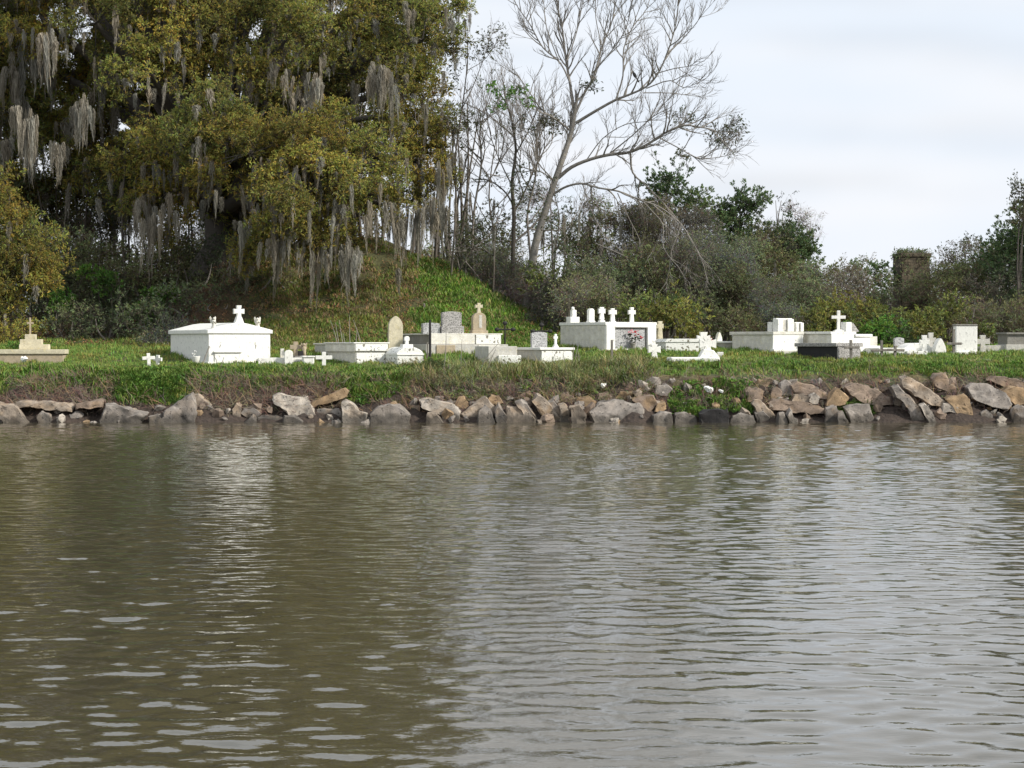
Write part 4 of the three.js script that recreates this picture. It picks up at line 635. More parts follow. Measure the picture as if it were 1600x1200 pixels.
const S = {
  oak: [1, 2, 3].map((k) => sprig(k, { n: 22, size: 0.30, leaf: 0.125, wid: 0.04, cols: OAK, twigs: 6, out: 0.5 })),
  ever: [4, 5].map((k) => sprig(k, { n: 20, size: 0.32, leaf: 0.12, wid: 0.055, cols: EVER, twigs: 4 })),
  yellow: [6, 7].map((k) => sprig(k, { n: 20, size: 0.26, leaf: 0.12, wid: 0.05, cols: YELLOW, twigs: 4 })),
  fresh: [8, 9].map((k) => sprig(k, { n: 14, size: 0.24, leaf: 0.14, wid: 0.06, cols: FRESH, twigs: 3 })),
  dull: [10, 11].map((k) => sprig(k, { n: 13, size: 0.34, leaf: 0.12, wid: 0.045, cols: DULL, twigs: 5, twig: [0.15, 0.125, 0.10] })),
  rust: [12, 13].map((k) => sprig(k, { n: 10, size: 0.34, leaf: 0.10, wid: 0.04, cols: RUST, twigs: 5, twig: [0.18, 0.15, 0.12] })),
  twiggy: [14, 15].map((k) => tangle(k, { n: 15, size: 0.6, col: [0.24, 0.215, 0.18], leaves: 13, leaf: 0.11, cols: DULL })),
  pale: [16, 17].map((k) => tangle(k, { n: 13, size: 0.6, col: [0.33, 0.29, 0.25], leaves: 2, cols: RUST })),
  sparse: [18, 19].map((k) => sprig(k, { n: 7, size: 0.34, leaf: 0.11, wid: 0.05, cols: [[0.075, 0.095, 0.045], [0.10, 0.12, 0.05]], twigs: 4, twig: [0.14, 0.12, 0.10] })),
};
const MOSS = [31, 32, 33].map(mossBundle);
const Y = V(0, 1, 0), quat = new THREE.Quaternion(), quat2 = new THREE.Quaternion();
function placed(p, dir, s, r, sy = s) { quat.setFromUnitVectors(Y, dir); quat2.setFromAxisAngle(Y, r() * 6.283); return new THREE.Matrix4().compose(p, quat.multiply(quat2), V(s, sy, s)); }
const tint = (r, k = 0.25, warm = 0) => { const b = 1 - k + 2 * k * r(), w = warm * (r() - 0.5); return lin(b * (1 + w), b, b * (1 - w)); };

// lobes of a crown: [u, v, radius in picture units, depth, (kind), (fill)] -> clumps -> leafy twig ends; returns the twig ends and the clumps for limbs
function crown(lobes, seed, { clumpR = 0.62, perClump = 24, kind = 'oak', deepK = 1.0, flat = 0.62, scale = 1, packing = 1.0, tintK = 0.22, warm = 0.2, gaps = [], shell = 0.5 } = {}) {
  const r = rngOf(seed), sets = {}, clumps = [];
  for (const [u, v, rad, d, k2, fill = 1] of lobes) {
    const c = P(u, v, d), R = px(rad, d), kd = k2 ?? kind, lobeTint = tint(r, tintK * 0.7, warm);
    const n = Math.max(3, Math.round(packing * fill * 2.6 * (R / clumpR) ** 2));
    for (let i = 0; i < n; i++) {
      const dir = dirOf(r, 0.12), m = lerp(shell, 1, Math.sqrt(r())), p = V(c.x + dir.x * R * m, c.y + dir.y * R * m * 0.92, c.z + dir.z * R * m * deepK);
      const q = p.clone().sub(camera.position), su = 800 + FOCAL * q.x / -q.z, sv = HORIZON - FOCAL * q.y / -q.z;
      if (gaps.some(([gu, gv, ga, gb]) => ((su - gu) / ga) ** 2 + ((sv - gv) / gb) ** 2 < 1)) continue;
      const sz = 0.45 + 0.95 * Math.pow(r(), 1.5), cr = clumpR * sz, fl = flat * (0.6 + 1.0 * r()); clumps.push([p, c, cr]);
      const ct = lobeTint.clone().multiply(tint(r, tintK, warm * 0.5)), m2 = Math.max(4, Math.round(perClump * 1.25 * sz * sz * (0.7 + 0.6 * r())));
      for (let j = 0; j < m2; j++) {
        const e = dirOf(r, 0.2), f = 0.25 + 1.05 * Math.pow(r(), 0.7) * (0.6 + 0.5 * r()), w = V(p.x + e.x * cr * f, p.y + e.y * cr * f * fl - cr * 0.75 * r() * r(), p.z + e.z * cr * f), out = e.clone().multiplyScalar(0.8).addScaledVector(dir, 0.4).add(V(0, 0.25, 0)).normalize();
        const vars = S[kd], vi = Math.floor(r() * vars.length), key = kd + vi; (sets[key] ??= { geo: vars[vi], mats: [], cols: [] });
        sets[key].mats.push(placed(w, out, scale * (0.75 + 0.5 * r()), r)); sets[key].cols.push(ct);
      }
    }
  }
  return { sets, clumps };
}
function addCrown(tree, c, name = 'crown', mat = M.leaf) { for (const s of Object.values(c.sets)) instances(name, s.geo, mat, s.mats, s.cols, tree); }
function addMoss(tree, list, seed, extra = []) {
  const r = rngOf(seed), by = MOSS.map(() => [[], []]);
  for (const [p, len, wid] of list) { const k = Math.floor(r() * 3); by[k][0].push(new THREE.Matrix4().compose(p, new THREE.Quaternion().setFromEuler(new THREE.Euler((r() - 0.5) * 0.3, r() * 6.28, (r() - 0.5) * 0.3)), V(wid, len, wid))); by[k][1].push(tint(r, 0.22, 0.12)); }
  by.forEach(([m, c], k) => m.length && instances('hanging_moss', MOSS[k], M.moss, m, c, tree));
}
// limbs from a fork to the lobes, then thin boughs from each lobe to its clumps
function limbs(tree, base, fork, lobes, clumps, seed, { r0 = 0.5, mat = M.bark, boughs = 0.5 } = {}) {
  const r = rngOf(seed), thick = [], thin = [];
  const mid = base.clone().lerp(fork, 0.5).add(V((r() - 0.5) * 0.5, 0, (r() - 0.5) * 0.5));
  mesh('trunk', merge([tube([base.clone().add(V(0, -0.4, 0)), base.clone().add(V(0, 0.5, 0)), mid, fork], [r0 * 1.5, r0 * 1.05, r0 * 0.9, r0 * 0.75], 10, true)]), mat, tree);
  for (const [u, v, rad, d] of lobes) { const c = P(u, v, d), m = fork.clone().lerp(c, 0.5).add(V((r() - 0.5) * 1.2, 0.6 + r() * 0.8, (r() - 0.5) * 1.2)); thick.push(tube([fork, m, c], [r0 * 0.42, r0 * 0.24, r0 * 0.1], 6, true)); }
  mesh('limb', merge(thick), mat, tree).userData.kind = 'stuff';
  for (const [p, c] of clumps) if (r() < boughs) { const m = c.clone().lerp(p, 0.55).add(V((r() - 0.5) * 0.4, (r() - 0.3) * 0.4, (r() - 0.5) * 0.4)); thin.push(tube([c, m, p], [0.035, 0.024, 0.01], 3)); }
  if (thin.length) mesh('bough', merge(thin), mat, tree).userData.kind = 'stuff';
}

// ---------------------------------------------------------------- the great live oak on the mound
const GAPS = [[58, 42, 11, 14], [112, 78, 12, 8], [252, 58, 14, 10], [376, 52, 9, 26], [75, 250, 24, 40], [168, 214, 9, 10], [352, 282, 18, 26], [62, 185, 10, 8], [545, 110, 8, 8], [565, 85, 12, 12], [585, 38, 8, 8], [350, 130, 7, 9], [488, 345, 9, 14], [640, 380, 30, 16], [120, 120, 14, 8], [85, 145, 9, 9], [320, 235, 7, 7], [660, 345, 10, 24], [700, 370, 26, 40], [570, 340, 7, 9]];
{
  const front = [[262, 232, 72, 69], [212, 262, 46, 69], [330, 190, 66, 70], [392, 240, 84, 69], [470, 228, 66, 69], [482, 300, 80, 68], [556, 270, 72, 69], [592, 318, 42, 69], [430, 330, 66, 68.5], [262, 300, 56, 69], [232, 342, 34, 69], [402, 384, 34, 69], [515, 360, 38, 68.5], [545, 385, 22, 69], [650, 252, 50, 71], [690, 228, 28, 71], [642, 316, 42, 71], [688, 282, 26, 71], [660, 62, 64, 71], [612, 112, 46, 71], [698, 18, 34, 72], [590, 36, 56, 72], [640, 140, 36, 71], [455, 50, 78, 71], [510, 112, 52, 71], [420, 112, 50, 71], [380, 26, 56, 72], [455, 150, 32, 71], [540, 196, 40, 72], [150, 36, 72, 71], [235, 112, 52, 70], [268, 36, 66, 71], [300, 110, 42, 71], [330, 36, 56, 71], [62, 24, 50, 73], [500, 170, 30, 72], [600, 180, 30, 72], [700, 190, 18, 72],
    [60, -80, 90, 74], [180, -90, 100, 73], [310, -90, 100, 73], [440, -90, 100, 73], [560, -80, 90, 73], [650, -60, 70, 73], [240, -170, 80, 74], [400, -180, 80, 74], [520, -150, 70, 74], [120, -140, 60, 75]];
  for (const l of front) if (l[1] > 150 && l[0] > 290 && l[0] < 610) l[3] -= 3;                       // low boughs moved out towards the river so they shade the shrubs behind
  const dim = [[90, 150, 60, 76, 'oak'], [140, 200, 60, 76, 'oak'], [110, 270, 56, 77, 'oak', 0.7], [170, 130, 50, 76, 'oak'], [60, 110, 46, 76, 'oak'], [170, 300, 50, 76, 'oak'], [340, 330, 50, 75, 'oak'], [390, 300, 40, 75, 'oak', 0.7], [100, 190, 70, 82, 'oak'], [150, 260, 60, 82, 'oak'], [60, 200, 50, 82, 'oak'], [130, 110, 60, 82, 'oak'], [40, 120, 60, 82, 'oak'], [200, 190, 50, 82, 'oak'], [140, 330, 60, 82, 'oak'], [60, 330, 60, 82, 'oak'], [220, 330, 50, 82, 'oak']];
  const back = []; { const r = rngOf(5); for (let v = -190; v < 330; v += 66) for (let u = -20; u < 690; u += 66) if (r() < 0.86) back.push([u + (r() - 0.5) * 40, v + (r() - 0.5) * 40, 44 + r() * 16, 79 + r() * 6, undefined, 0.8]); }
  const tree = thing('live_oak', 'huge moss-draped live oak spreading over the burial mound', 'tree');
  const c1 = crown(front, 41, { gaps: GAPS.filter((g) => g[1] < 160 || g[0] > 480 || g[0] < 100), perClump: 24, packing: 1.0, tintK: 0.3, clumpR: 0.6 }), c2 = crown(back, 42, { kind: 'oak', perClump: 22, scale: 1.4, clumpR: 0.8, gaps: GAPS, packing: 1.15, tintK: 0.25 });
  const base = onGround(330, 76), fork = P(345, 330, 76);
  limbs(tree, base, fork, front.concat(back.filter((_, i) => i % 3 === 0)), c1.clumps.concat(c2.clumps), 43, { r0: 0.85 });
  for (const [k, [u, v, u2, v2, d, w]] of [[350, 320, 540, 200, 75, 0.34], [350, 300, 420, 60, 76, 0.34], [345, 300, 280, 40, 77, 0.3], [345, 335, 620, 300, 74, 0.3]].entries()) mesh('main_limb', tube([P(u, v, 76), P(lerp(u, u2, 0.45), lerp(v, v2, 0.55) + (k % 2 ? 14 : -14), (76 + d) / 2), P(u2, v2, d)], [w, w * 0.75, w * 0.4], 8, true), M.bark, tree);
  addCrown(tree, c1); addCrown(tree, c2); const c3 = crown(dim, 47, { perClump: 20, packing: 0.9, gaps: GAPS, clumpR: 0.8, scale: 1.2 }); addCrown(tree, c3);
  const moss = [], r = rngOf(44);
  const hang = [[497, 395, 476, 22], [512, 400, 440, 14], [545, 385, 450, 24], [555, 395, 440, 12], [622, 345, 420, 22], [632, 340, 410, 14], [665, 318, 385, 26], [672, 330, 408, 12], [430, 368, 428, 18], [447, 375, 422, 14], [378, 362, 430, 9], [452, 360, 415, 12], [228, 335, 420, 24], [238, 340, 408, 16], [215, 330, 380, 8], [268, 322, 368, 12], [250, 330, 400, 10], [590, 118, 180, 22], [612, 130, 206, 16], [580, 120, 165, 14], [598, 125, 170, 12], [490, 125, 178, 18], [500, 128, 165, 10], [445, 130, 160, 8], [463, 130, 165, 8], [455, 272, 312, 16], [445, 290, 325, 14], [468, 270, 300, 10], [400, 255, 290, 12], [690, 270, 330, 16], [700, 30, 60, 8], [640, 10, 40, 12], [130, 165, 235, 26], [120, 170, 225, 14], [75, 60, 130, 24], [45, 190, 275, 22], [30, 180, 235, 20], [80, 225, 262, 8], [88, 222, 268, 7], [96, 225, 260, 7], [325, 285, 318, 9], [338, 280, 312, 7], [312, 290, 322, 7], [610, 345, 380, 12], [650, 335, 400, 12], [580, 330, 370, 12], [530, 330, 380, 20], [470, 395, 425, 14], [622, 420, 472, 3], [545, 430, 465, 4], [690, 325, 380, 14], [705, 40, 55, 6]];
  const curtain = (u, a, b, w, d0) => { const n = Math.max(1, Math.round(w / 3.6)); for (let i = 0; i < n; i++) { const o = (i + r()) / n - 0.5, d = d0 + r() * 0.9, len = (b - a) * (1 - 1.1 * Math.abs(o) * (0.5 + r())) * (0.75 + 0.35 * r()); moss.push([P(u + o * w * 1.3, a - 22 + r() * 30, d), px(Math.max(14, len + 14), d), px(5 + 5 * r(), d) / 0.26]); } };
  for (const [u, a, b, w] of hang) curtain(u, a, b, w, a > 200 && u > 370 && u < 610 ? 64.2 : 66.8);
  for (const [u, v, rad, d] of front) if (v > -60) for (let i = 0; i < rad / 7; i++) { const o = r() * 2 - 1, y = v + rad * (0.1 + 0.85 * r()) * Math.sqrt(1 - o * o * 0.8); const dd = d - px(rad, d) * (0.2 + 0.8 * r()) * Math.sqrt(1 - o * o * 0.9); moss.push([P(u + o * rad, y, dd), 0.35 + 1.5 * r() * r(), 0.35 + 0.5 * r()]); }
  for (const [p, , cr] of c1.clumps) if (r() < 0.5) moss.push([p.clone().add(V((r() - 0.5) * cr * 1.6, -0.05 - 0.2 * r(), (r() - 0.2) * cr)), 0.3 + r() * r() * 1.3, 0.4 + r() * 0.7]);
  for (const [p, , cr] of c2.clumps) if (r() < 0.4) moss.push([p.clone().add(V((r() - 0.5) * cr, -0.2, 0.5)), 0.9 + r() * 1.8, 1.0 + r() * 1.4]);
  for (const [p] of c3.clumps) if (r() < 0.5) moss.push([p.clone().add(V(0, -0.1, 0.5)), 0.6 + r() * 1.6, 0.6 + r() * 1.2]);
  addMoss(tree, moss, 45);
}
{ // the dark oak at the left edge
  const lobes = [[18, 62, 56, 75], [8, 150, 56, 75.5], [36, 215, 40, 76], [-60, 100, 90, 76], [-60, -50, 100, 76], [-90, 240, 80, 75], [-160, 60, 100, 76], [-150, 200, 90, 75], [-120, -140, 90, 77], [-20, 280, 44, 76]];
  const tree = thing('live_oak', 'dark moss-hung oak at the left edge behind the yellow-green one', 'tree'), c = crown(lobes, 51, { gaps: GAPS, perClump: 22, kind: 'oak', scale: 1.1, tintK: 0.3 }), base = onGround(-70, 77);
  limbs(tree, base, P(-65, 330, 77), lobes, c.clumps, 52, { r0: 0.6 }); addCrown(tree, c);
  const r = rngOf(53), moss = []; for (const [u, a, b, w] of [[20, 120, 190, 26], [36, 170, 240, 22], [44, 230, 290, 16], [10, 230, 280, 18], [60, 90, 150, 18], [75, 110, 165, 12]]) for (let i = 0; i < w / 3; i++) { const o = (r() - 0.5) * 1.4; moss.push([P(u + o * w, a - 20 + 26 * r(), 73.5 + r()), px((b - a) * (1.1 - Math.abs(o)) * (0.5 + 0.5 * r()) + 12, 73.5), px(7 + 5 * r(), 73.5) / 0.26]); }
  for (const [p] of c.clumps) if (r() < 0.35) moss.push([p.clone().add(V(0, -0.2, 0.4)), 0.7 + r() * 1.6, 0.6 + r()]); addMoss(tree, moss, 54);
}
{ // the small yellow-green oak before it
  const lobes = [[14, 318, 46, 66], [46, 366, 38, 66], [18, 424, 54, 65.5], [50, 450, 34, 65.5], [12, 500, 44, 65.5], [58, 400, 22, 66], [-50, 400, 80, 66], [-60, 490, 70, 66], [-60, 310, 60, 66.5]];
  const tree = thing('young_oak', 'yellow-green young oak at the left edge above the stepped grave', 'tree'), c = crown(lobes, 55, { perClump: 22, packing: 0.95, tintK: 0.25 }), base = onGround(-20, 67);
  limbs(tree, base, P(-15, 480, 67), lobes, c.clumps, 56, { r0: 0.25 }); addCrown(tree, c);
  const r = rngOf(57), moss = []; for (const [p] of c.clumps) if (r() < 0.3) moss.push([p.clone().add(V(0, -0.1, 0.3)), 0.5 + r() * 0.8, 0.4 + r() * 0.5]); moss.push([P(8, 490, 64.8), 0.9, 0.6]); addMoss(tree, moss, 58);
}
// ---------------------------------------------------------------- understorey in the shade of the oaks
for (const [k, [u, v, rx, d, kind, label]] of [[110, 470, 62, 71, 'dull', 'dim twiggy shrub under the oak near the young oak'], [185, 440, 66, 71, 'dull', 'dull leafy shrub in the shade left of the gabled vault'], [265, 440, 62, 71, 'dull', 'dull shrub in the shade right above the gabled vault'], [205, 512, 58, 66.5, 'dull', 'brown tangle of dead stems left of the gabled vault'], [140, 515, 60, 66.5, 'dull', 'low tangle of twigs between stepped grave and gabled vault'], [350, 430, 60, 71, 'dull', 'dark twiggy shrub behind the gabled vault roof cross'], [90, 390, 60, 72, 'dull', 'tall dim shrub high under the dark oak'], [410, 440, 46, 68.5, 'dull', 'dim twiggy shrub on the mound under the great oak'], [300, 490, 58, 67.5, 'dull', 'dim tangle directly behind the gabled vault'], [255, 535, 22, 64.5, 'twiggy', 'dry brown stems at the left wall of the gabled vault']].entries()) {
  const lobes = [[u, v, rx, d], [u - rx * 0.6, v + rx * 0.5, rx * 0.7, d], [u + rx * 0.6, v + rx * 0.4, rx * 0.7, d + 0.8], [u, v + rx * 0.8, rx * 0.8, d]], t = thing('shade_shrub', label, 'shrub');
  const c = crown(lobes, 600 + k, { kind, perClump: 16, packing: 1.3, clumpR: 0.7, tintK: 0.35, shell: 0.2 }), b = onGround(u, d), r = rngOf(620 + k), st = [];
  for (let i = 0; i < 9; i++) { const x = (r() - 0.5) * 2 * px(rx, d), z = (r() - 0.5) * 1.5, f = V(b.x + x, H(b.x + x, b.z + z) - 0.1, b.z + z), top = V(f.x + (r() - 0.5) * 1.2, P(u, v - rx * 0.5 * r(), d).y, f.z + (r() - 0.5)); st.push(tube([f, f.clone().lerp(top, 0.5).add(V((r() - 0.5) * 0.4, 0, 0)), top], [0.045, 0.03, 0.012], 4, true)); }
  mesh('stems', merge(st), M.greyTwig, t).userData.kind = 'stuff'; addCrown(t, c, 'foliage');
  const moss = []; for (const [p] of c.clumps) if (p.y > H(p.x, p.z) + 2.2 && r() < 0.3) moss.push([p.clone().add(V(0, 0, 0.3)), 0.5 + r() * 0.9, 0.3 + r() * 0.4]); addMoss(t, moss, 640 + k);
}
for (const [k, [u, v, w, d, label]] of [[152, 432, 24, 68, 'bright green leafy spray lit under the dark oak'], [172, 440, 14, 68, 'small bright spray right of the larger lit one'], [232, 462, 16, 67, 'bright green spray left of the long moss curtain'], [264, 470, 16, 67, 'bright green drooping spray above the gabled vault eave'], [96, 466, 16, 67.5, 'bright green spray beside the young oak'], [26, 540, 12, 62, 'yellow-green seedling leaning on the stepped grave'], [245, 500, 18, 66.5, 'mid green spray low by the vault left wall'], [210, 485, 18, 67, 'mid green spray above the brown tangle']].entries()) {
  const t = thing('leafy_seedling', label, 'plant'), c = crown([[u, v, w, d]], 660 + k, { kind: 'fresh', perClump: 9, clumpR: 0.3, packing: 0.5, tintK: 0.3 }), f = onGround(u, d); mesh('stem', tube([f, P(u + 4, (v + 560) / 2, d), P(u, v, d)], [0.03, 0.022, 0.012], 5, true), M.twig, t); addCrown(t, c, 'foliage');
}

// ---------------------------------------------------------------- bare trees
function growTwigs(out, p, dir, len, rad, level, r, { lift = 0.25, spread = 0.62, segs = 4 } = {}) {
  const pts = [p.clone()], rr = [rad], d = dir.clone(); let q = p.clone();
  for (let i = 0; i < segs; i++) { d.addScaledVector(dirOf(r), 0.17).add(V(0, lift * 0.16, 0)).normalize(); q = q.clone().addScaledVector(d, len / segs); pts.push(q); rr.push(rad * (1 - 0.72 * (i + 1) / segs)); }
  out.push(tube(pts, rr, level > 1 ? 5 : 3));
  if (level <= 0) return;
  const n = 3 + Math.floor(r() * 2.4);
  for (let i = 0; i < n; i++) { const t = 0.25 + 0.75 * (i + r()) / n, k = Math.min(segs - 1, Math.floor(t * segs)), a = pts[k].clone().lerp(pts[k + 1], t * segs - k), dd = pts[k + 1].clone().sub(pts[k]).normalize().addScaledVector(dirOf(r), spread).add(V(0, lift * 0.5, 0)).normalize(); growTwigs(out, a, dd, len * (0.45 + 0.3 * r()), Math.max(0.0085, rr[k] * 0.6), level - 1, r, { lift, spread, segs: 3 }); }
}
function bareTree(name, label, d, main, seed, { mat = M.paleBark, twigMat = M.paleBark, levels = 2, every = 26, twigLen = 46, lift = 0.3, jitter = 1.2 } = {}) {
  const t = thing(name, label, 'tree'), r = rngOf(seed), twigs = [], ends = [];
  main.forEach((line, li) => {
    const off = li ? (r() - 0.5) * 2 * jitter : 0, pts = line.map(([u, v], i) => P(u + (i && li ? (r() - 0.5) * 7 : 0), v + (i && li ? (r() - 0.5) * 7 : 0), d + off * i / line.length * 2)), rr = line.map(([, , w]) => px(w * 0.29, d));
    if (li === 0) { const g = onGround(line[0][0], d); pts[0].y = Math.min(pts[0].y, g.y - 0.2); }
    mesh(li ? 'limb' : 'trunk', tube(pts, rr, li ? 7 : 10, true), mat, t);
    const opt = line.opt ?? {}, skip = li ? 0.15 : 0.5;
    for (let i = 0; i < line.length - 1; i++) { const [u, v, w] = line[i], [u2, v2, w2] = line[i + 1], L = Math.hypot(u2 - u, v2 - v), n = Math.max(1, Math.round(L / (opt.lift < 0 ? every * 1.9 : every))); if (i / line.length < skip) continue; for (let k = 0; k < n; k++) { const f = (k + r()) / n, a = pts[i].clone().lerp(pts[i + 1], f), dir = pts[i + 1].clone().sub(pts[i]).normalize().addScaledVector(dirOf(r), 0.95).add(V(0, opt.lift ?? lift, 0)).normalize(); growTwigs(twigs, a, dir, px(twigLen * (0.6 + 0.8 * r()), d), px(Math.min(1.5, lerp(w, w2, f) * 0.3), d), levels, r, { lift: opt.lift ?? lift }); } }
    const e = pts.length - 1; growTwigs(twigs, pts[e], pts[e].clone().sub(pts[e - 1]).normalize(), px(twigLen * 0.9, d), rr[e], levels, r, { lift: opt.lift ?? lift }); ends.push(pts[e]);
  });
  mesh('twigs', merge(twigs), twigMat, t).userData.kind = 'stuff';
  return t;
}
const droop = (a) => { a.opt = { lift: -0.35 }; return a; };
bareTree('bare_tree', 'tall bare pale-barked tree with a long limb reaching right', 72, [
  [[820, 450, 25], [836, 385, 22], [852, 330, 19], [868, 280, 17], [882, 240, 15], [893, 205, 13], [898, 175, 12]],
  [[898, 175, 9], [893, 130, 7], [886, 90, 6], [880, 50, 5], [872, 0, 4], [868, -60, 3]],
  [[893, 135, 5], [875, 100, 4.2], [850, 75, 3.6], [825, 40, 3], [805, 0, 2.2], [795, -40, 1.6]],
  [[899, 178, 7], [912, 150, 6], [925, 115, 5], [940, 70, 4], [955, 30, 3], [965, -20, 2]],
  [[900, 192, 9], [930, 172, 8], [960, 157, 7], [985, 148, 6], [1010, 138, 5], [1022, 120, 4.5], [1040, 88, 4], [1058, 40, 3], [1064, 0, 2.4], [1066, -40, 1.8]],
  [[962, 157, 5], [970, 120, 4], [978, 75, 3.4], [990, 40, 2.8], [1010, 10, 2], [1020, -30, 1.5]],
  [[1010, 138, 3.4], [1045, 127, 2.8], [1070, 134, 2.2], [1095, 125, 1.6]],
  [[1005, 145, 3], [1045, 143, 2.4], [1080, 150, 1.8]],
  [[1025, 115, 3], [1050, 108, 2.4], [1072, 104, 1.8]],
  [[1040, 88, 3], [1065, 65, 2.4], [1085, 45, 1.8], [1098, 20, 1.4]],
  [[872, 278, 11], [895, 262, 10], [920, 250, 9], [950, 242, 8.6], [985, 240, 8], [1010, 226, 7], [1035, 210, 6], [1065, 197, 5], [1090, 195, 4], [1112, 200, 3], [1132, 212, 2]],
  droop([[985, 240, 6], [990, 268, 5], [1012, 290, 4], [1030, 315, 3], [1060, 345, 2.5], [1085, 385, 2]]),
  [[1030, 215, 3.4], [1060, 235, 3], [1090, 250, 2.8], [1112, 250, 2.3], [1134, 242, 1.6]],
  [[893, 205, 6], [870, 190, 5], [850, 170, 4], [830, 150, 3], [812, 120, 2.2]],
  droop([[862, 305, 7], [885, 292, 6], [910, 287, 5.6], [935, 297, 5], [965, 302, 4.6], [1000, 310, 4], [1030, 322, 3.4], [1060, 347, 2.8], [1085, 387, 2.2], [1095, 412, 1.7]]),
  droop([[845, 340, 4.4], [865, 350, 4], [884, 372, 3.6], [886, 395, 3.2], [905, 415, 3], [930, 438, 2.8], [960, 455, 2.3], [1000, 475, 1.8]]),
  droop([[1000, 310, 3], [1020, 335, 2.7], [1036, 350, 2.4], [1040, 385, 2], [1058, 415, 1.6]]),
  droop([[930, 380, 3.2], [980, 400, 3], [1020, 425, 2.8], [1055, 450, 2.4], [1085, 470, 2], [1102, 505, 1.5]]),
  [[872, 290, 4], [850, 272, 3.5], [825, 263, 3], [806, 262, 2.4]],
  [[915, 252, 3], [940, 215, 2.6], [975, 195, 2.2], [1005, 190, 1.7]],
  [[886, 95, 4], [904, 50, 3], [914, 0, 2.2], [920, -50, 1.6]], [[925, 115, 3.6], [946, 90, 3], [974, 50, 2.3], [986, 0, 1.6]], [[875, 100, 3.2], [856, 45, 2.5], [850, 0, 1.8]], [[852, 172, 3], [832, 198, 2.4], [812, 214, 1.8]], [[950, 242, 4], [985, 214, 3], [1018, 180, 2.4], [1046, 166, 1.7]], [[940, 70, 3], [930, 30, 2.3], [934, -20, 1.6]],
  droop([[965, 302, 3], [985, 340, 2.4], [1000, 375, 2], [1010, 410, 1.5]]), droop([[910, 287, 3], [925, 330, 2.6], [942, 365, 2.2], [982, 398, 1.6]]), [[868, 285, 4], [838, 250, 3], [826, 215, 2.3], [806, 190, 1.7]],
], 91, { every: 9, twigLen: 40, levels: 2 });
bareTree('dark_bare_tree', 'slim dark leafless tree just left of the tall bare one', 73, [
  [[800, 440, 14], [802, 380, 12], [803, 330, 11], [800, 285, 9], [806, 235, 7], [800, 190, 5], [790, 155, 3.5]],
  [[803, 332, 6], [820, 305, 5], [835, 270, 4], [850, 230, 3], [852, 190, 2]], [[803, 322, 5], [788, 300, 4], [768, 284, 3], [745, 278, 2]], [[800, 290, 4], [780, 255, 3], [770, 215, 2.4], [758, 175, 1.8]], [[806, 240, 4], [826, 205, 3], [836, 170, 2]], [[802, 380, 6], [830, 360, 5], [842, 340, 4]], [[800, 420, 5], [770, 395, 4], [740, 390, 3], [715, 425, 2.5]],
], 92, { mat: M.twig, twigMat: M.greyTwig, every: 11, twigLen: 46, levels: 2 });
bareTree('tangled_bare_tree', 'leafless tangle of grey stems nearest the oak', 75, [
  [[742, 440, 8], [738, 380, 7], [742, 320, 6], [752, 260, 5], [750, 205, 4], [760, 165, 2.5]], [[740, 350, 4], [720, 310, 3.4], [708, 262, 2.6], [704, 215, 1.8]], [[746, 300, 4], [772, 270, 3], [788, 225, 2.2], [784, 185, 1.6]], [[752, 255, 3], [735, 225, 2.4], [728, 180, 1.6]], [[738, 390, 4], [765, 365, 3], [782, 330, 2]]], 94, { mat: M.greyTwig, twigMat: M.greyTwig, every: 10, twigLen: 40 });
bareTree('tangled_bare_tree', 'leafless tangle of grey stems crossing the pale leaning trunk', 74.5, [
  [[836, 445, 8], [828, 390, 7], [824, 335, 6], [836, 280, 5], [840, 230, 4], [830, 180, 2.5]], [[826, 350, 4], [850, 320, 3.4], [868, 285, 2.6], [880, 235, 1.8]], [[832, 300, 4], [812, 270, 3], [818, 220, 2.2], [806, 170, 1.6]], [[838, 250, 3], [860, 220, 2.4], [862, 175, 1.6]], [[828, 395, 4], [862, 380, 3], [890, 350, 2.4], [912, 310, 1.6]]], 95, { mat: M.greyTwig, twigMat: M.greyTwig, every: 10, twigLen: 40 });
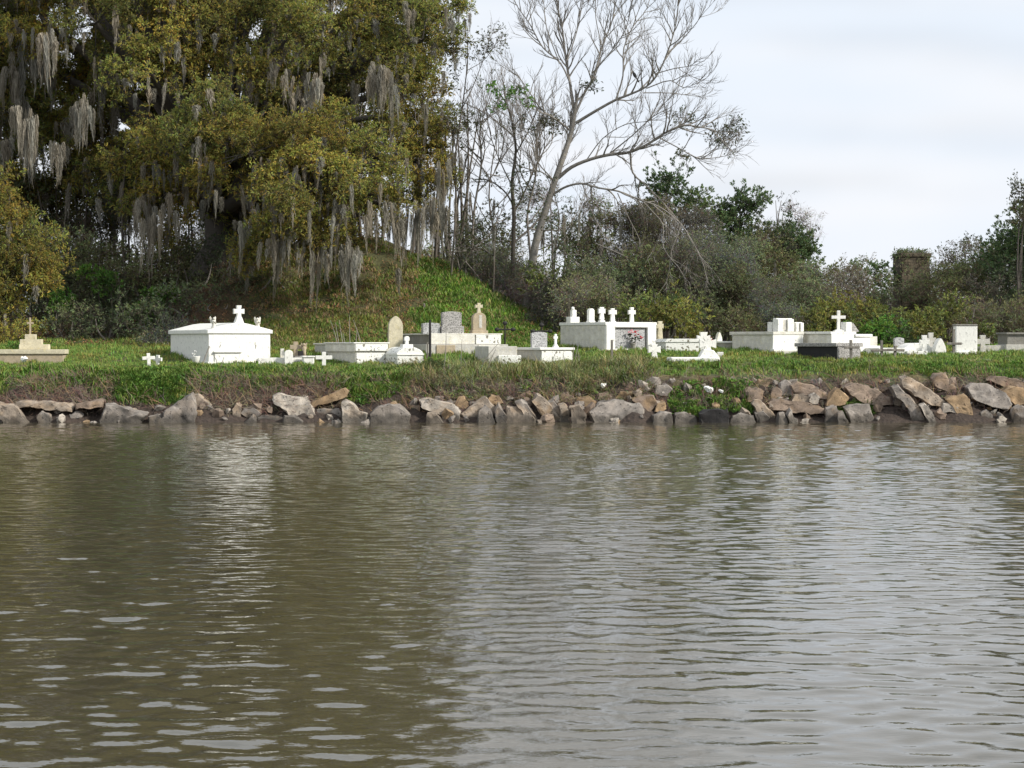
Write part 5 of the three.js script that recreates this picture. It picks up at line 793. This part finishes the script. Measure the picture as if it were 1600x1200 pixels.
for (const [k, [label, d, main, lobes]] of [
  ['slender sapling with scattered leaves between oak and bare tree', 71, [[[704, 425, 6], [712, 330, 5], [712, 240, 4.4], [722, 170, 3.6], [730, 100, 2.8], [731, 42, 1.8]], [[714, 235, 3], [700, 200, 2.4], [690, 170, 1.6]], [[716, 228, 3.4], [748, 254, 3], [772, 292, 2.2]], [[722, 170, 3], [745, 120, 2.2], [765, 66, 1.5]], [[724, 160, 2.6], [755, 175, 2.2], [780, 190, 1.6]], [[712, 300, 3], [738, 262, 2.4], [752, 215, 1.6]], [[730, 110, 2], [752, 95, 1.6], [774, 78, 1.2]]], [[725, 70, 26, 71, 'sparse', 0.5], [740, 130, 34, 71, 'sparse', 0.6], [765, 62, 14, 71, 'sparse', 0.7], [712, 200, 30, 71, 'sparse', 0.6], [760, 200, 34, 71, 'sparse', 0.4], [725, 300, 40, 71, 'sparse', 0.7], [735, 360, 36, 71, 'sparse', 1]]],
  ['leafy sapling at the foot of the slim dark tree', 71.5, [[[770, 432, 6], [772, 370, 5], [764, 310, 4], [770, 250, 3], [780, 190, 2]], [[772, 365, 3], [750, 330, 2.4], [735, 300, 1.8]], [[768, 330, 3], [795, 300, 2.4], [812, 262, 1.8]]], [[765, 330, 36, 71.5, 'sparse', 0.8], [770, 390, 40, 71, 'sparse', 1.2], [790, 270, 34, 71.5, 'sparse', 0.5], [795, 152, 16, 71.5, 'fresh', 0.6], [815, 205, 24, 71.5, 'sparse', 0.5], [730, 390, 30, 71, 'sparse', 1.2]]],
  ['leafy sapling hugging the trunk of the tall bare tree', 71, [[[862, 440, 5], [868, 390, 4], [874, 340, 3], [862, 290, 2]], [[868, 390, 2.6], [890, 360, 2], [905, 330, 1.4]]], [[850, 310, 30, 71, 'sparse', 0.4], [880, 360, 34, 71, 'sparse', 0.9], [860, 410, 40, 71, 'dull', 0.9], [840, 435, 30, 70.5, 'yellow', 0.5], [905, 400, 34, 71.5, 'dull', 0.9]]],
].entries()) { const t = bareTree('sapling', label, d, main, 120 + k, { mat: M.twig, twigMat: M.greyTwig, every: 26, twigLen: 30, levels: 1 }); addCrown(t, crown(lobes, 130 + k, { perClump: 7, clumpR: 0.6, packing: 0.55, tintK: 0.25 })); addMoss(t, [[P(main[0][1][0], main[0][1][1] - 20, d), 1.2, 0.5], [P(main[0][2][0] + 8, main[0][2][1], d), 1.4, 0.4], [P(main[1][2][0], main[1][2][1], d), 1.1, 0.4]], 140 + k); }
{ // tufts of old leaves and moss still hanging in the bare tree, and a bird
  const t = thing('leaf_tufts', 'small dark tufts of leaves caught on the bare limb tips', 'leaves', V(0, 0, 0)); t.userData.kind = 'stuff';
  const c = crown([[1140, 190, 14, 72, 'sparse', 0.5], [1155, 205, 10, 72, 'sparse', 0.5], [1072, 185, 12, 72, 'sparse', 0.5], [1062, 240, 10, 72, 'sparse', 0.6], [930, 135, 9, 72, 'sparse', 0.5], [880, 190, 10, 72, 'sparse', 0.5], [850, 200, 10, 72, 'sparse', 0.4], [1120, 205, 16, 72, 'sparse', 0.4], [1130, 225, 16, 72, 'sparse', 0.4]], 150, { perClump: 5, clumpR: 0.3, packing: 0.5 }); addCrown(t, c, 'foliage');
  const p = P(992, 118, 71.9), b = thing('bird', 'small dark bird perched high in the bare tree', 'bird', p, -0.5); b.rotation.z = 0.5; mesh('body', merge([at(new THREE.SphereGeometry(0.085, 10, 8).scale(0.75, 1.5, 0.8), 0, 0.02, 0), at(new THREE.SphereGeometry(0.05, 8, 6), 0.0, 0.16, 0.03), at(new THREE.ConeGeometry(0.014, 0.05, 5), 0, 0.16, 0.095, 0, Math.PI / 2), at(new THREE.BoxGeometry(0.05, 0.2, 0.018), 0, -0.19, -0.05, 0, 0.25)]), M.dark, b);
}
// ---------------------------------------------------------------- the thicket behind the graves, from left to right
function shrub(label, lobes, seed, o = {}, name = 'thicket_shrub') {
  const t = thing(name, label, 'shrub'), c = crown(lobes, seed, { perClump: 19, packing: 1.7, clumpR: 0.7, tintK: 0.3, shell: 0.3, ...o }), r = rngOf(seed + 1), st = [];
  for (const [u, v, rad, d] of lobes) for (let i = 0; i < 2; i++) { const x = px(u - 800 + (r() - 0.5) * rad, d), f = V(x, H(x, -d) - 0.1, -d - r()), top = P(u + (r() - 0.5) * rad, v - rad * 0.3, d); st.push(tube([f, f.clone().lerp(top, 0.5).add(V((r() - 0.5) * 0.6, 0, 0)), top], [0.06, 0.04, 0.012], 4, true)); }
  mesh('stems', merge(st), name === 'evergreen_tree' ? M.bark : M.greyTwig, t).userData.kind = 'stuff'; addCrown(t, c, 'foliage');
  if (o.moss) { const m = []; for (const [p] of c.clumps) if (r() < o.moss) m.push([p.clone().add(V(0, 0, 0.35)), 0.7 + r() * 1.3, 0.4 + r() * 0.6]); addMoss(t, m, seed + 2); }
  return t;
}
shrub('brown-stemmed brush at the foot of the mound behind iron crosses', [[790, 440, 46, 74, 'twiggy'], [830, 470, 40, 72, 'pale'], [770, 455, 30, 73, 'pale', 0.6], [870, 470, 42, 71, 'twiggy'], [850, 492, 26, 69, 'rust', 0.7], [740, 420, 34, 76, 'twiggy']], 201, { moss: 0.2 });
shrub('tall airy brush filling the gap between oak and thicket', [[735, 385, 44, 80, 'sparse'], [785, 395, 44, 80, 'dull', 0.7], [835, 380, 44, 80, 'dull', 0.7], [880, 360, 44, 79, 'dull', 0.7], [850, 330, 40, 80, 'pale', 0.35], [920, 330, 36, 79, 'pale', 0.4], [760, 340, 40, 80, 'sparse', 0.4], [800, 430, 40, 78, 'twiggy'], [720, 430, 26, 79, 'twiggy']], 203, { moss: 0.2, packing: 0.9 });
shrub('moss-hung olive brush behind the markers on the flat vault', [[910, 440, 52, 71, 'dull'], [960, 450, 50, 71, 'dull'], [920, 380, 46, 74, 'dull'], [900, 480, 40, 68.5, 'twiggy'], [965, 490, 34, 68, 'dull'], [930, 345, 30, 75, 'dull', 0.7]], 204, { moss: 0.4 });
shrub('greyish brown brush below the drooping pale limbs', [[985, 380, 56, 75, 'twiggy'], [1040, 370, 56, 75, 'rust'], [1000, 430, 52, 72, 'dull'], [1060, 430, 50, 72, 'twiggy'], [1000, 335, 34, 77, 'rust', 0.8], [1065, 340, 30, 77, 'rust', 0.8]], 207, { moss: 0.25 });
shrub('dark evergreen crown peeking above the brown brush', [[1050, 306, 36, 80, 'ever'], [1085, 318, 30, 80, 'ever'], [1045, 282, 18, 80, 'ever', 0.7], [1010, 320, 26, 80, 'ever']], 210);
shrub('yellow-green bush right behind the coffin tomb', [[1040, 488, 34, 66, 'yellow', 0.8], [1065, 505, 30, 66, 'yellow'], [1015, 465, 26, 67, 'yellow', 0.6], [1060, 470, 22, 67, 'ever', 0.8]], 213);
shrub('dark olive thicket behind the slab grave and low vault', [[1100, 470, 60, 72, 'dull'], [1120, 420, 60, 74, 'twiggy'], [1160, 470, 56, 72, 'dull'], [1100, 510, 40, 69, 'dull'], [1150, 515, 34, 68, 'dull'], [1090, 390, 44, 76, 'rust', 0.8], [1170, 420, 44, 75, 'dull']], 216, { moss: 0.1 });
shrub('rounded bright evergreen tree rising above the thicket', [[1152, 336, 38, 80, 'ever'], [1170, 362, 32, 80, 'ever'], [1130, 352, 30, 80, 'ever'], [1150, 390, 40, 80, 'ever'], [1160, 312, 20, 80, 'ever']], 219, {}, 'evergreen_tree');
shrub('lacy grey leafless bush against the sky right of the evergreen', [[1215, 340, 36, 82, 'pale', 0.3], [1250, 365, 30, 82, 'pale', 0.3], [1225, 380, 40, 82, 'pale', 0.5], [1265, 350, 16, 82, 'sparse', 0.25], [1215, 318, 16, 82, 'sparse', 0.25]], 222, { perClump: 6 });
shrub('small dark green tree standing before the lacy grey bush', [[1240, 376, 24, 79, 'ever'], [1244, 404, 26, 79, 'ever'], [1250, 432, 26, 79, 'dull'], [1232, 396, 16, 79, 'ever']], 225, {}, 'evergreen_tree');
shrub('olive brush behind the capped tomb roof blocks', [[1210, 440, 52, 75, 'dull'], [1255, 465, 40, 73, 'dull'], [1200, 490, 44, 70, 'twiggy'], [1250, 500, 30, 69, 'dull'], [1280, 440, 34, 77, 'dull'], [1185, 400, 34, 79, 'twiggy']], 228);
shrub('reddish brown brush between olive brush and the ruined tower', [[1310, 445, 40, 80, 'rust'], [1350, 445, 34, 80, 'rust'], [1325, 420, 22, 82, 'dull', 0.7], [1300, 470, 34, 76, 'rust'], [1360, 470, 34, 77, 'dull'], [1355, 425, 18, 84, 'ever', 0.6], [1390, 455, 24, 82, 'dull', 0.8]], 231);
shrub('low yellow-green hedge bush behind the tall slender cross', [[1275, 500, 24, 67, 'yellow'], [1310, 488, 24, 67.5, 'yellow'], [1350, 484, 24, 68, 'yellow'], [1330, 510, 26, 66.5, 'yellow'], [1290, 520, 20, 66, 'yellow', 0.8], [1375, 500, 24, 67.5, 'yellow']], 234);
shrub('mounded yellow-green bush behind the two wooden crosses', [[1400, 500, 30, 67, 'yellow'], [1430, 510, 28, 66.5, 'yellow'], [1405, 525, 22, 65.5, 'ever'], [1445, 525, 18, 65.5, 'yellow']], 237);
shrub('fresh green low bush behind the small square headstone', [[1365, 520, 20, 65, 'fresh', 0.9], [1385, 518, 14, 65, 'fresh', 0.8], [1350, 528, 14, 65, 'fresh', 0.7]], 240);
shrub('yellow-green spreading bush left above the big white slab', [[1480, 480, 26, 68, 'yellow'], [1460, 500, 26, 67, 'yellow'], [1510, 490, 26, 68, 'yellow', 0.8], [1490, 510, 24, 67, 'dull'], [1530, 510, 20, 67, 'yellow', 0.6]], 243);
shrub('brown and green brush right of the ruined tower', [[1470, 440, 36, 80, 'dull'], [1500, 410, 40, 82, 'rust'], [1525, 440, 46, 79, 'dull'], [1560, 400, 40, 82, 'dull'], [1480, 470, 40, 76, 'dull'], [1540, 480, 40, 75, 'rust'], [1480, 405, 18, 84, 'sparse', 0.4], [1510, 385, 14, 84, 'sparse', 0.4]], 246);
shrub('green leafy tree filling the right edge', [[1590, 400, 44, 78, 'ever'], [1570, 372, 22, 80, 'ever'], [1600, 450, 50, 76, 'dull'], [1545, 415, 24, 80, 'ever'], [1640, 400, 70, 78, 'ever'], [1650, 470, 60, 75, 'dull'], [1598, 345, 20, 78, 'ever', 0.7]], 249, {}, 'evergreen_tree');
shrub('high leafy branch tips entering at the right edge', [[1600, 296, 9, 74, 'sparse', 0.8], [1600, 332, 8, 74, 'sparse', 0.8], [1650, 310, 40, 75, 'sparse', 1.0], [1670, 380, 50, 75, 'dull']], 252, {}, 'evergreen_tree');
shrub('dim brush at the right edge behind the dark tomb', [[1580, 500, 36, 70, 'twiggy'], [1550, 510, 26, 68, 'dull'], [1620, 510, 40, 68, 'dull'], [1590, 530, 20, 66, 'dull'], [1670, 500, 40, 70, 'dull']], 255);
{ // the dim wood under and behind the great oak
  const r = rngOf(280), lobes = []; for (let u = -160; u < 470; u += 46) for (let v = 300; v < 500; v += 42) lobes.push([u + (r() - 0.5) * 30, v + (r() - 0.5) * 24, 34 + r() * 12, 79 + r() * 6, r() < 0.6 ? 'dull' : 'twiggy', 0.9]);
  for (let u = 470; u < 720; u += 40) lobes.push([u + r() * 20, 402 + r() * 14, 20, 84 + r() * 3, 'dull', 0.7]);
  const t = thing('oak_understorey', 'dim tangled wood filling the shade behind the great oak', 'undergrowth'); t.userData.kind = 'stuff'; const c = crown(lobes, 281, { perClump: 14, scale: 1.3, clumpR: 0.85, packing: 0.85, gaps: GAPS, tintK: 0.3 }); addCrown(t, c, 'foliage');
  const moss = [], st = []; for (const [p] of c.clumps) if (p.y > H(p.x, p.z) + 2.5 && r() < 0.25) moss.push([p.clone().add(V(0, -0.1, 0.6)), 0.6 + r() * 1.4, 0.5 + r() * 0.6]); addMoss(t, moss, 282);
  for (let i = 0; i < 60; i++) { const u = lerp(60, 740, r()), d = 74 + r() * 10, f = onGround(u, d, 0.2), top = f.clone().add(V((r() - 0.5) * 1.6, 3 + r() * 5, (r() - 0.5))); st.push(tube([f, f.clone().lerp(top, 0.5).add(V((r() - 0.5) * 0.7, 0, 0)), top], [0.05 + 0.07 * r(), 0.05, 0.02], 5, true)); }
  mesh('stems', merge(st), M.twig, t).userData.kind = 'stuff';
}
{ // far wood that closes the view low down, one mass
  const r = rngOf(260), lobes = []; for (let u = -300; u < 1950; u += 26) { const h = u < 720 ? 80 + 30 * N2(u * 0.01, 1) : u < 1280 ? 62 + 18 * N2(u * 0.02, 1) : u < 1450 ? 40 + 8 * N2(u * 0.03, 1) : 62 + 14 * N2(u * 0.02, 1); for (let v = 548; v > 548 - h - 40; v -= 30) lobes.push([u + r() * 20, v, 30, 96 + r() * 14, r() < 0.6 ? 'dull' : 'twiggy', 0.8]); }
  const t = thing('treeline', 'dim far wood closing the view behind the thicket', 'treeline'); t.userData.kind = 'stuff'; addCrown(t, crown(lobes, 261, { perClump: 8, scale: 1.9, clumpR: 1.1, packing: 0.8 }), 'foliage');
}
{ // the ruined tower
  const d = 84, b = onGround(1424, d, 0.2), t = thing('ruined_tower', 'vine-grown ruined brick tower stump rising behind the bushes', 'tower', b, 0.12), h = P(1424, 402, d).y - b.y, W = px(46, d);
  const brickTex = texture(256, (s, q) => { const row = Math.floor(q * 16), x = (s * 8 + (row % 2) * 0.5) % 1, y = (q * 16) % 1, m = x < 0.06 || y < 0.12 ? 0.75 : 1, k = 0.7 + 0.3 * tile(s, q, 5, 4, 71); return [k * m, k * m * 0.96, k * m * 0.9]; });
  const brick = std({ color: lin(0.21, 0.185, 0.135), map: brickTex, bumpMap: brickTex, bumpScale: 0.02 });
  const g = new THREE.BoxGeometry(W, h, W, 4, 8, 4).translate(0, h / 2, 0), p = g.attributes.position; for (let i = 0; i < p.count; i++) { const y = p.getY(i), k = 1.06 - 0.08 * y / h; p.setX(i, p.getX(i) * k + 0.04 * N2(y * 2, i % 3)); p.setZ(i, p.getZ(i) * k); } g.computeVertexNormals();
  mesh('shaft', boxUV(g, 0.5), brick, t); mesh('top_course', bx(W * 1.06, 0.16, W * 1.06, 0, h - 0.003, 0), brick, t);
  const r = rngOf(270), mats = [], cols = []; for (let i = 0; i < 560; i++) { const f = Math.floor(r() * 3), a = (r() - 0.5) * W, y = h * (f === 2 ? 0.97 + 0.06 * r() : 1 - 0.8 * Math.pow(r(), 0.7)); if (f === 0 && N2(a * 2 + 3, y * 0.7) < -0.1) continue; const q = f === 0 ? V(a, y, W * 0.54) : f === 1 ? V(W * 0.54, y, a) : V(a, y + 0.1, (r() - 0.5) * W); mats.push(placed(q, dirOf(r, 0.3), 0.5 + 0.4 * r(), r)); cols.push(tint(r, 0.3, 0.3)); }
  instances('vines', S.dull[0], M.leaf, mats, cols, t);
}

// ---------------------------------------------------------------- grass, weeds and dead stems on the bank
function scatter(name, geos, mat, n, seed, place, label, category) {
  const r = rngOf(seed), by = geos.map(() => [[], []]);
  for (let i = 0; i < n; i++) { const q = place(r); if (!q) continue; const k = Math.floor(r() * geos.length); by[k][0].push(placed(q.p, q.dir ?? V((r() - 0.5) * 0.25, 1, (r() - 0.5) * 0.25).normalize(), q.s, r, q.sy ?? q.s)); by[k][1].push(q.c ?? tint(r, 0.25, 0.3)); }
  const t = thing(name, label, category); t.userData.kind = 'stuff';
  by.forEach(([m, c], k) => m.length && instances(name + '_tufts', geos[k], mat, m, c, t));
}
const spot = (r, d0, d1, u0 = -150, u1 = 1750) => { const d = lerp(d0, d1, r()), x = px(lerp(u0, u1, r()) - 800, d); return V(x, H(x, -d), -d); };
const toU = (p) => 800 + FOCAL * p.x / (BACK - p.z);
const G = { green: [[0.085, 0.17, 0.022], [0.11, 0.19, 0.028], [0.14, 0.20, 0.035]], lime: [[0.16, 0.23, 0.04], [0.20, 0.24, 0.055], [0.12, 0.21, 0.035]], olive: [[0.17, 0.18, 0.065], [0.23, 0.21, 0.09], [0.13, 0.17, 0.045], [0.33, 0.28, 0.14]], straw: [[0.22, 0.18, 0.115], [0.18, 0.14, 0.09], [0.14, 0.105, 0.07]], root: [[0.11, 0.07, 0.053], [0.085, 0.055, 0.043], [0.13, 0.088, 0.066]] };
// mown turf among the graves
scatter('turf', [1, 2, 3].map((k) => tuft(300 + k, { n: 9, h: 0.13, w: 0.016, cols: G.lime })), M.grass, 30000, 71, (r) => { const p = spot(r, 53.8, 66), n = fbm2(p.x * 0.4, p.z * 0.4 + 20, 3), dry = clamp(0.5 + 1.3 * n); return { p, s: (0.7 + 0.6 * r()) * (-p.z > 55 && -p.z < 58.5 ? 0.75 : 1), c: tint(r, 0.2, 0.1).multiply(lin(lerp(0.9, 1.35, dry * dry), 1, lerp(0.9, 1.1, dry))) }; }, 'short green turf growing among the graves', 'grass');
// lush weeds along the crest at left
scatter('lush_weeds', [[1, G.green], [2, G.green], [3, G.lime]].map(([k, c]) => tuft(310 + k, { n: 14, h: 0.30, w: 0.028, lean: 0.9, spread: 0.14, cols: c })).concat(S.fresh), M.grass, 17000, 72, (r) => {
  const p = spot(r, 52.0, 55.7), u = toU(p), d = -p.z, n = N2(p.x * 0.8, p.z * 0.8);
  const left = u < 640 && d > 52.3 - 0.5 * N2(p.x * 0.7, 3) + 0.35 * smooth(330, 360, u) * smooth(530, 500, u) + 0.35 * smooth(190, 170, u) - (u > 185 && u < 300 ? 1.0 : 0), right = u > 1360 && d < 55.6 && d > 53.6 && r() < 0.55, mid = u > 1000 && u < 1360 && d > 54.2 && d < 55.6 && r() < 0.25;
  if (!(left || right || mid) || n < -0.45 && !left) return null; return { p, s: (0.55 + 0.5 * r()) * (0.8 + 0.35 * n) * (left ? lerp(1, 0.5, smooth(54.4, 55.3, d)) : 0.7) };
}, 'lush green weeds along the crest of the bank', 'weeds');
scatter('bank_green', [1, 2].map((k) => tuft(320 + k, { n: 14, h: 0.3, w: 0.028, lean: 1.0, spread: 0.14, cols: G.green })).concat(S.fresh), M.grass, 1900, 73, (r) => { const big = r() < 0.55, p = big ? spot(r, 51.9, 54, 186, 305) : r() < 0.75 ? spot(r, 51.6, 53.2, 1046, 1176) : spot(r, 51.7, 52.2, 1306, 1362), u = toU(p), d = -p.z; if (big && d < 51.9 + Math.abs(u - 225) / 60) return null; if (!big && u < 1200 && N2(p.x * 1.7, p.z * 2) < 0.05) return null; return { p, s: 0.5 + 0.6 * r(), sy: (u > 1200 ? 0.5 : 0.7) * (0.6 + 0.9 * r()) }; }, 'bright green weeds spilling down the bank to the rocks', 'weeds');
// tall dry grass in the middle
scatter('dry_grass', [1, 2, 3].map((k) => tuft(330 + k, { n: 13, h: 0.5, w: 0.013, lean: 0.75 + 0.25 * k, spread: 0.17, cols: G.olive })).concat(S.dull, [tuft(336, { n: 12, h: 0.24, w: 0.03, lean: 1.1, spread: 0.16, cols: G.green })]), M.grass, 7500, 74, (r) => { const p = spot(r, 52.2, 56.2), u = toU(p), d = -p.z; const w = smooth(560, 690, u) * smooth(1060, 990, u); if (r() > w * 0.95 + 0.05 + (u > 1100 ? 0.12 : 0)) return null; const patch = N2(p.x * 0.7 + 3, p.z * 0.9), tall = w * smooth(56.4, 54.5, d) * smooth(52.0, 53.6, d); if (patch < -0.35 && r() < 0.6) return null; return { p, s: 0.55 + 0.5 * r(), sy: 0.3 + (0.55 + 0.4 * patch) * tall * (0.5 + 0.8 * r()), dir: V((r() - 0.5) * 0.7, 1, (r() - 0.5) * 0.7).normalize(), c: tint(r, 0.28, 0.3) }; }, 'tall olive and straw dry grass on the middle of the bank', 'grass');
scatter('straw', [1, 2].map((k) => tuft(340 + k, { n: 10, h: 0.26, w: 0.011, lean: 1.6, spread: 0.2, cols: G.straw })).concat([3, 4].map((k) => tuft(340 + k, { n: 14, h: 0.22, w: 0.014, lean: 1.8, spread: 0.2, cols: G.root }))), M.grass, 2600, 75, (r) => { const p = spot(r, 51.9, 53.5), u = toU(p); if (u > 186 && u < 300 && -p.z > 52) return null; if ((u > 1000 || u > 530 && u < 1000) && r() < 0.7) return null; return { p, s: 0.6 + 0.7 * r(), dir: V((r() - 0.5) * 0.8, 0.7, 0.5 + r() * 0.4).normalize() }; }, 'dead brown stems and roots matting the earth bank', 'dead grass');
// sparse growth on the mound
scatter('mound_grass', [1, 2, 3].map((k) => tuft(350 + k, { n: 11, h: 0.13, w: 0.017, lean: 0.8, spread: 0.17, cols: k === 3 ? G.olive : G.lime })), M.grass, 26000, 76, (r) => { const p = spot(r, 61.5, 76, 330, 930), n = fbm2(p.x * 0.28 + 30, p.z * 0.4, 4), m = fbm2(p.x * 0.6, p.z * 0.6 + 7, 3), edge = p.x > -3.4 + N2(p.z * 0.3, 2) ? 0.28 : 0; if (n - edge > 0.12 + 0.3 * r() || p.x < -9.5 + r() * 1.5) return null; return { p, s: 0.6 + 0.6 * r() + edge * 1.2, c: tint(r, 0.22, 0.25).multiply(edge ? lin(0.9, 1.15, 0.7) : lin(1.12, 0.95, 0.9)).multiplyScalar(0.85 + 0.5 * m) }; }, 'patchy grass growing on the slope of the mound', 'grass');
scatter('leaf_litter', [tangle(361, { n: 5, size: 0.25, leaves: 5, leaf: 0.09, col: [0.16, 0.11, 0.07], cols: [[0.24, 0.13, 0.06], [0.17, 0.10, 0.055]] })], M.grass, 4200, 77, (r) => { const p = spot(r, 64, 76, 60, 900); if (fbm2(p.x * 0.28 + 30, p.z * 0.4, 4) < -0.05) return null; return { p, s: 0.6 + 0.6 * r() }; }, 'brown fallen leaves and sticks littering the mound', 'leaf litter');
// single stems that stand out
{ const r = rngOf(78);
  for (const [label, list, d] of [['bare stems leaning behind the white-fronted tomb', [[532, 540, 524, 504], [540, 540, 530, 500], [548, 540, 546, 492], [553, 545, 558, 515], [566, 545, 552, 500], [528, 540, 516, 500], [545, 536, 536, 520]], 59.5], ['dry dead stems rising from the dry grass at mid bank', [[735, 620, 732, 585], [738, 622, 741, 590], [728, 615, 724, 560], [760, 590, 775, 545], [745, 575, 780, 535], [720, 575, 722, 530], [693, 565, 697, 500]], 54.5], ['curved dry stems right of the white end panel', [[893, 570, 896, 540], [898, 568, 905, 535], [905, 570, 902, 545], [885, 575, 880, 550], [860, 575, 870, 548]], 56], ['leafless stems poking up before the gabled vault', [[340, 575, 333, 555], [345, 575, 350, 558], [372, 580, 368, 562]], 55.6]]) { const t = thing('dead_stems', label, 'stems'); for (const [u0, v0, u1, v1] of list) { const f = onGround(u0, d, 0.05), b = P(u1, v1, d); mesh('stem', tube([f, f.clone().lerp(b, 0.5).add(V((r() - 0.5) * 0.12, 0.05, 0)), b], [0.014, 0.011, 0.006], 4, true), M.greyTwig, t); } }
  const t = thing('dark_bush', 'dark green leafy weed clump before the black iron post', 'plant'), c = crown([[668, 577, 15, 55, 'fresh'], [680, 582, 12, 54.8, 'ever'], [672, 588, 12, 54.6, 'ever']], 380, { perClump: 12, clumpR: 0.25, packing: 0.5, scale: 0.8 }); addCrown(t, c, 'foliage');
}

renderer.render(scene, camera);
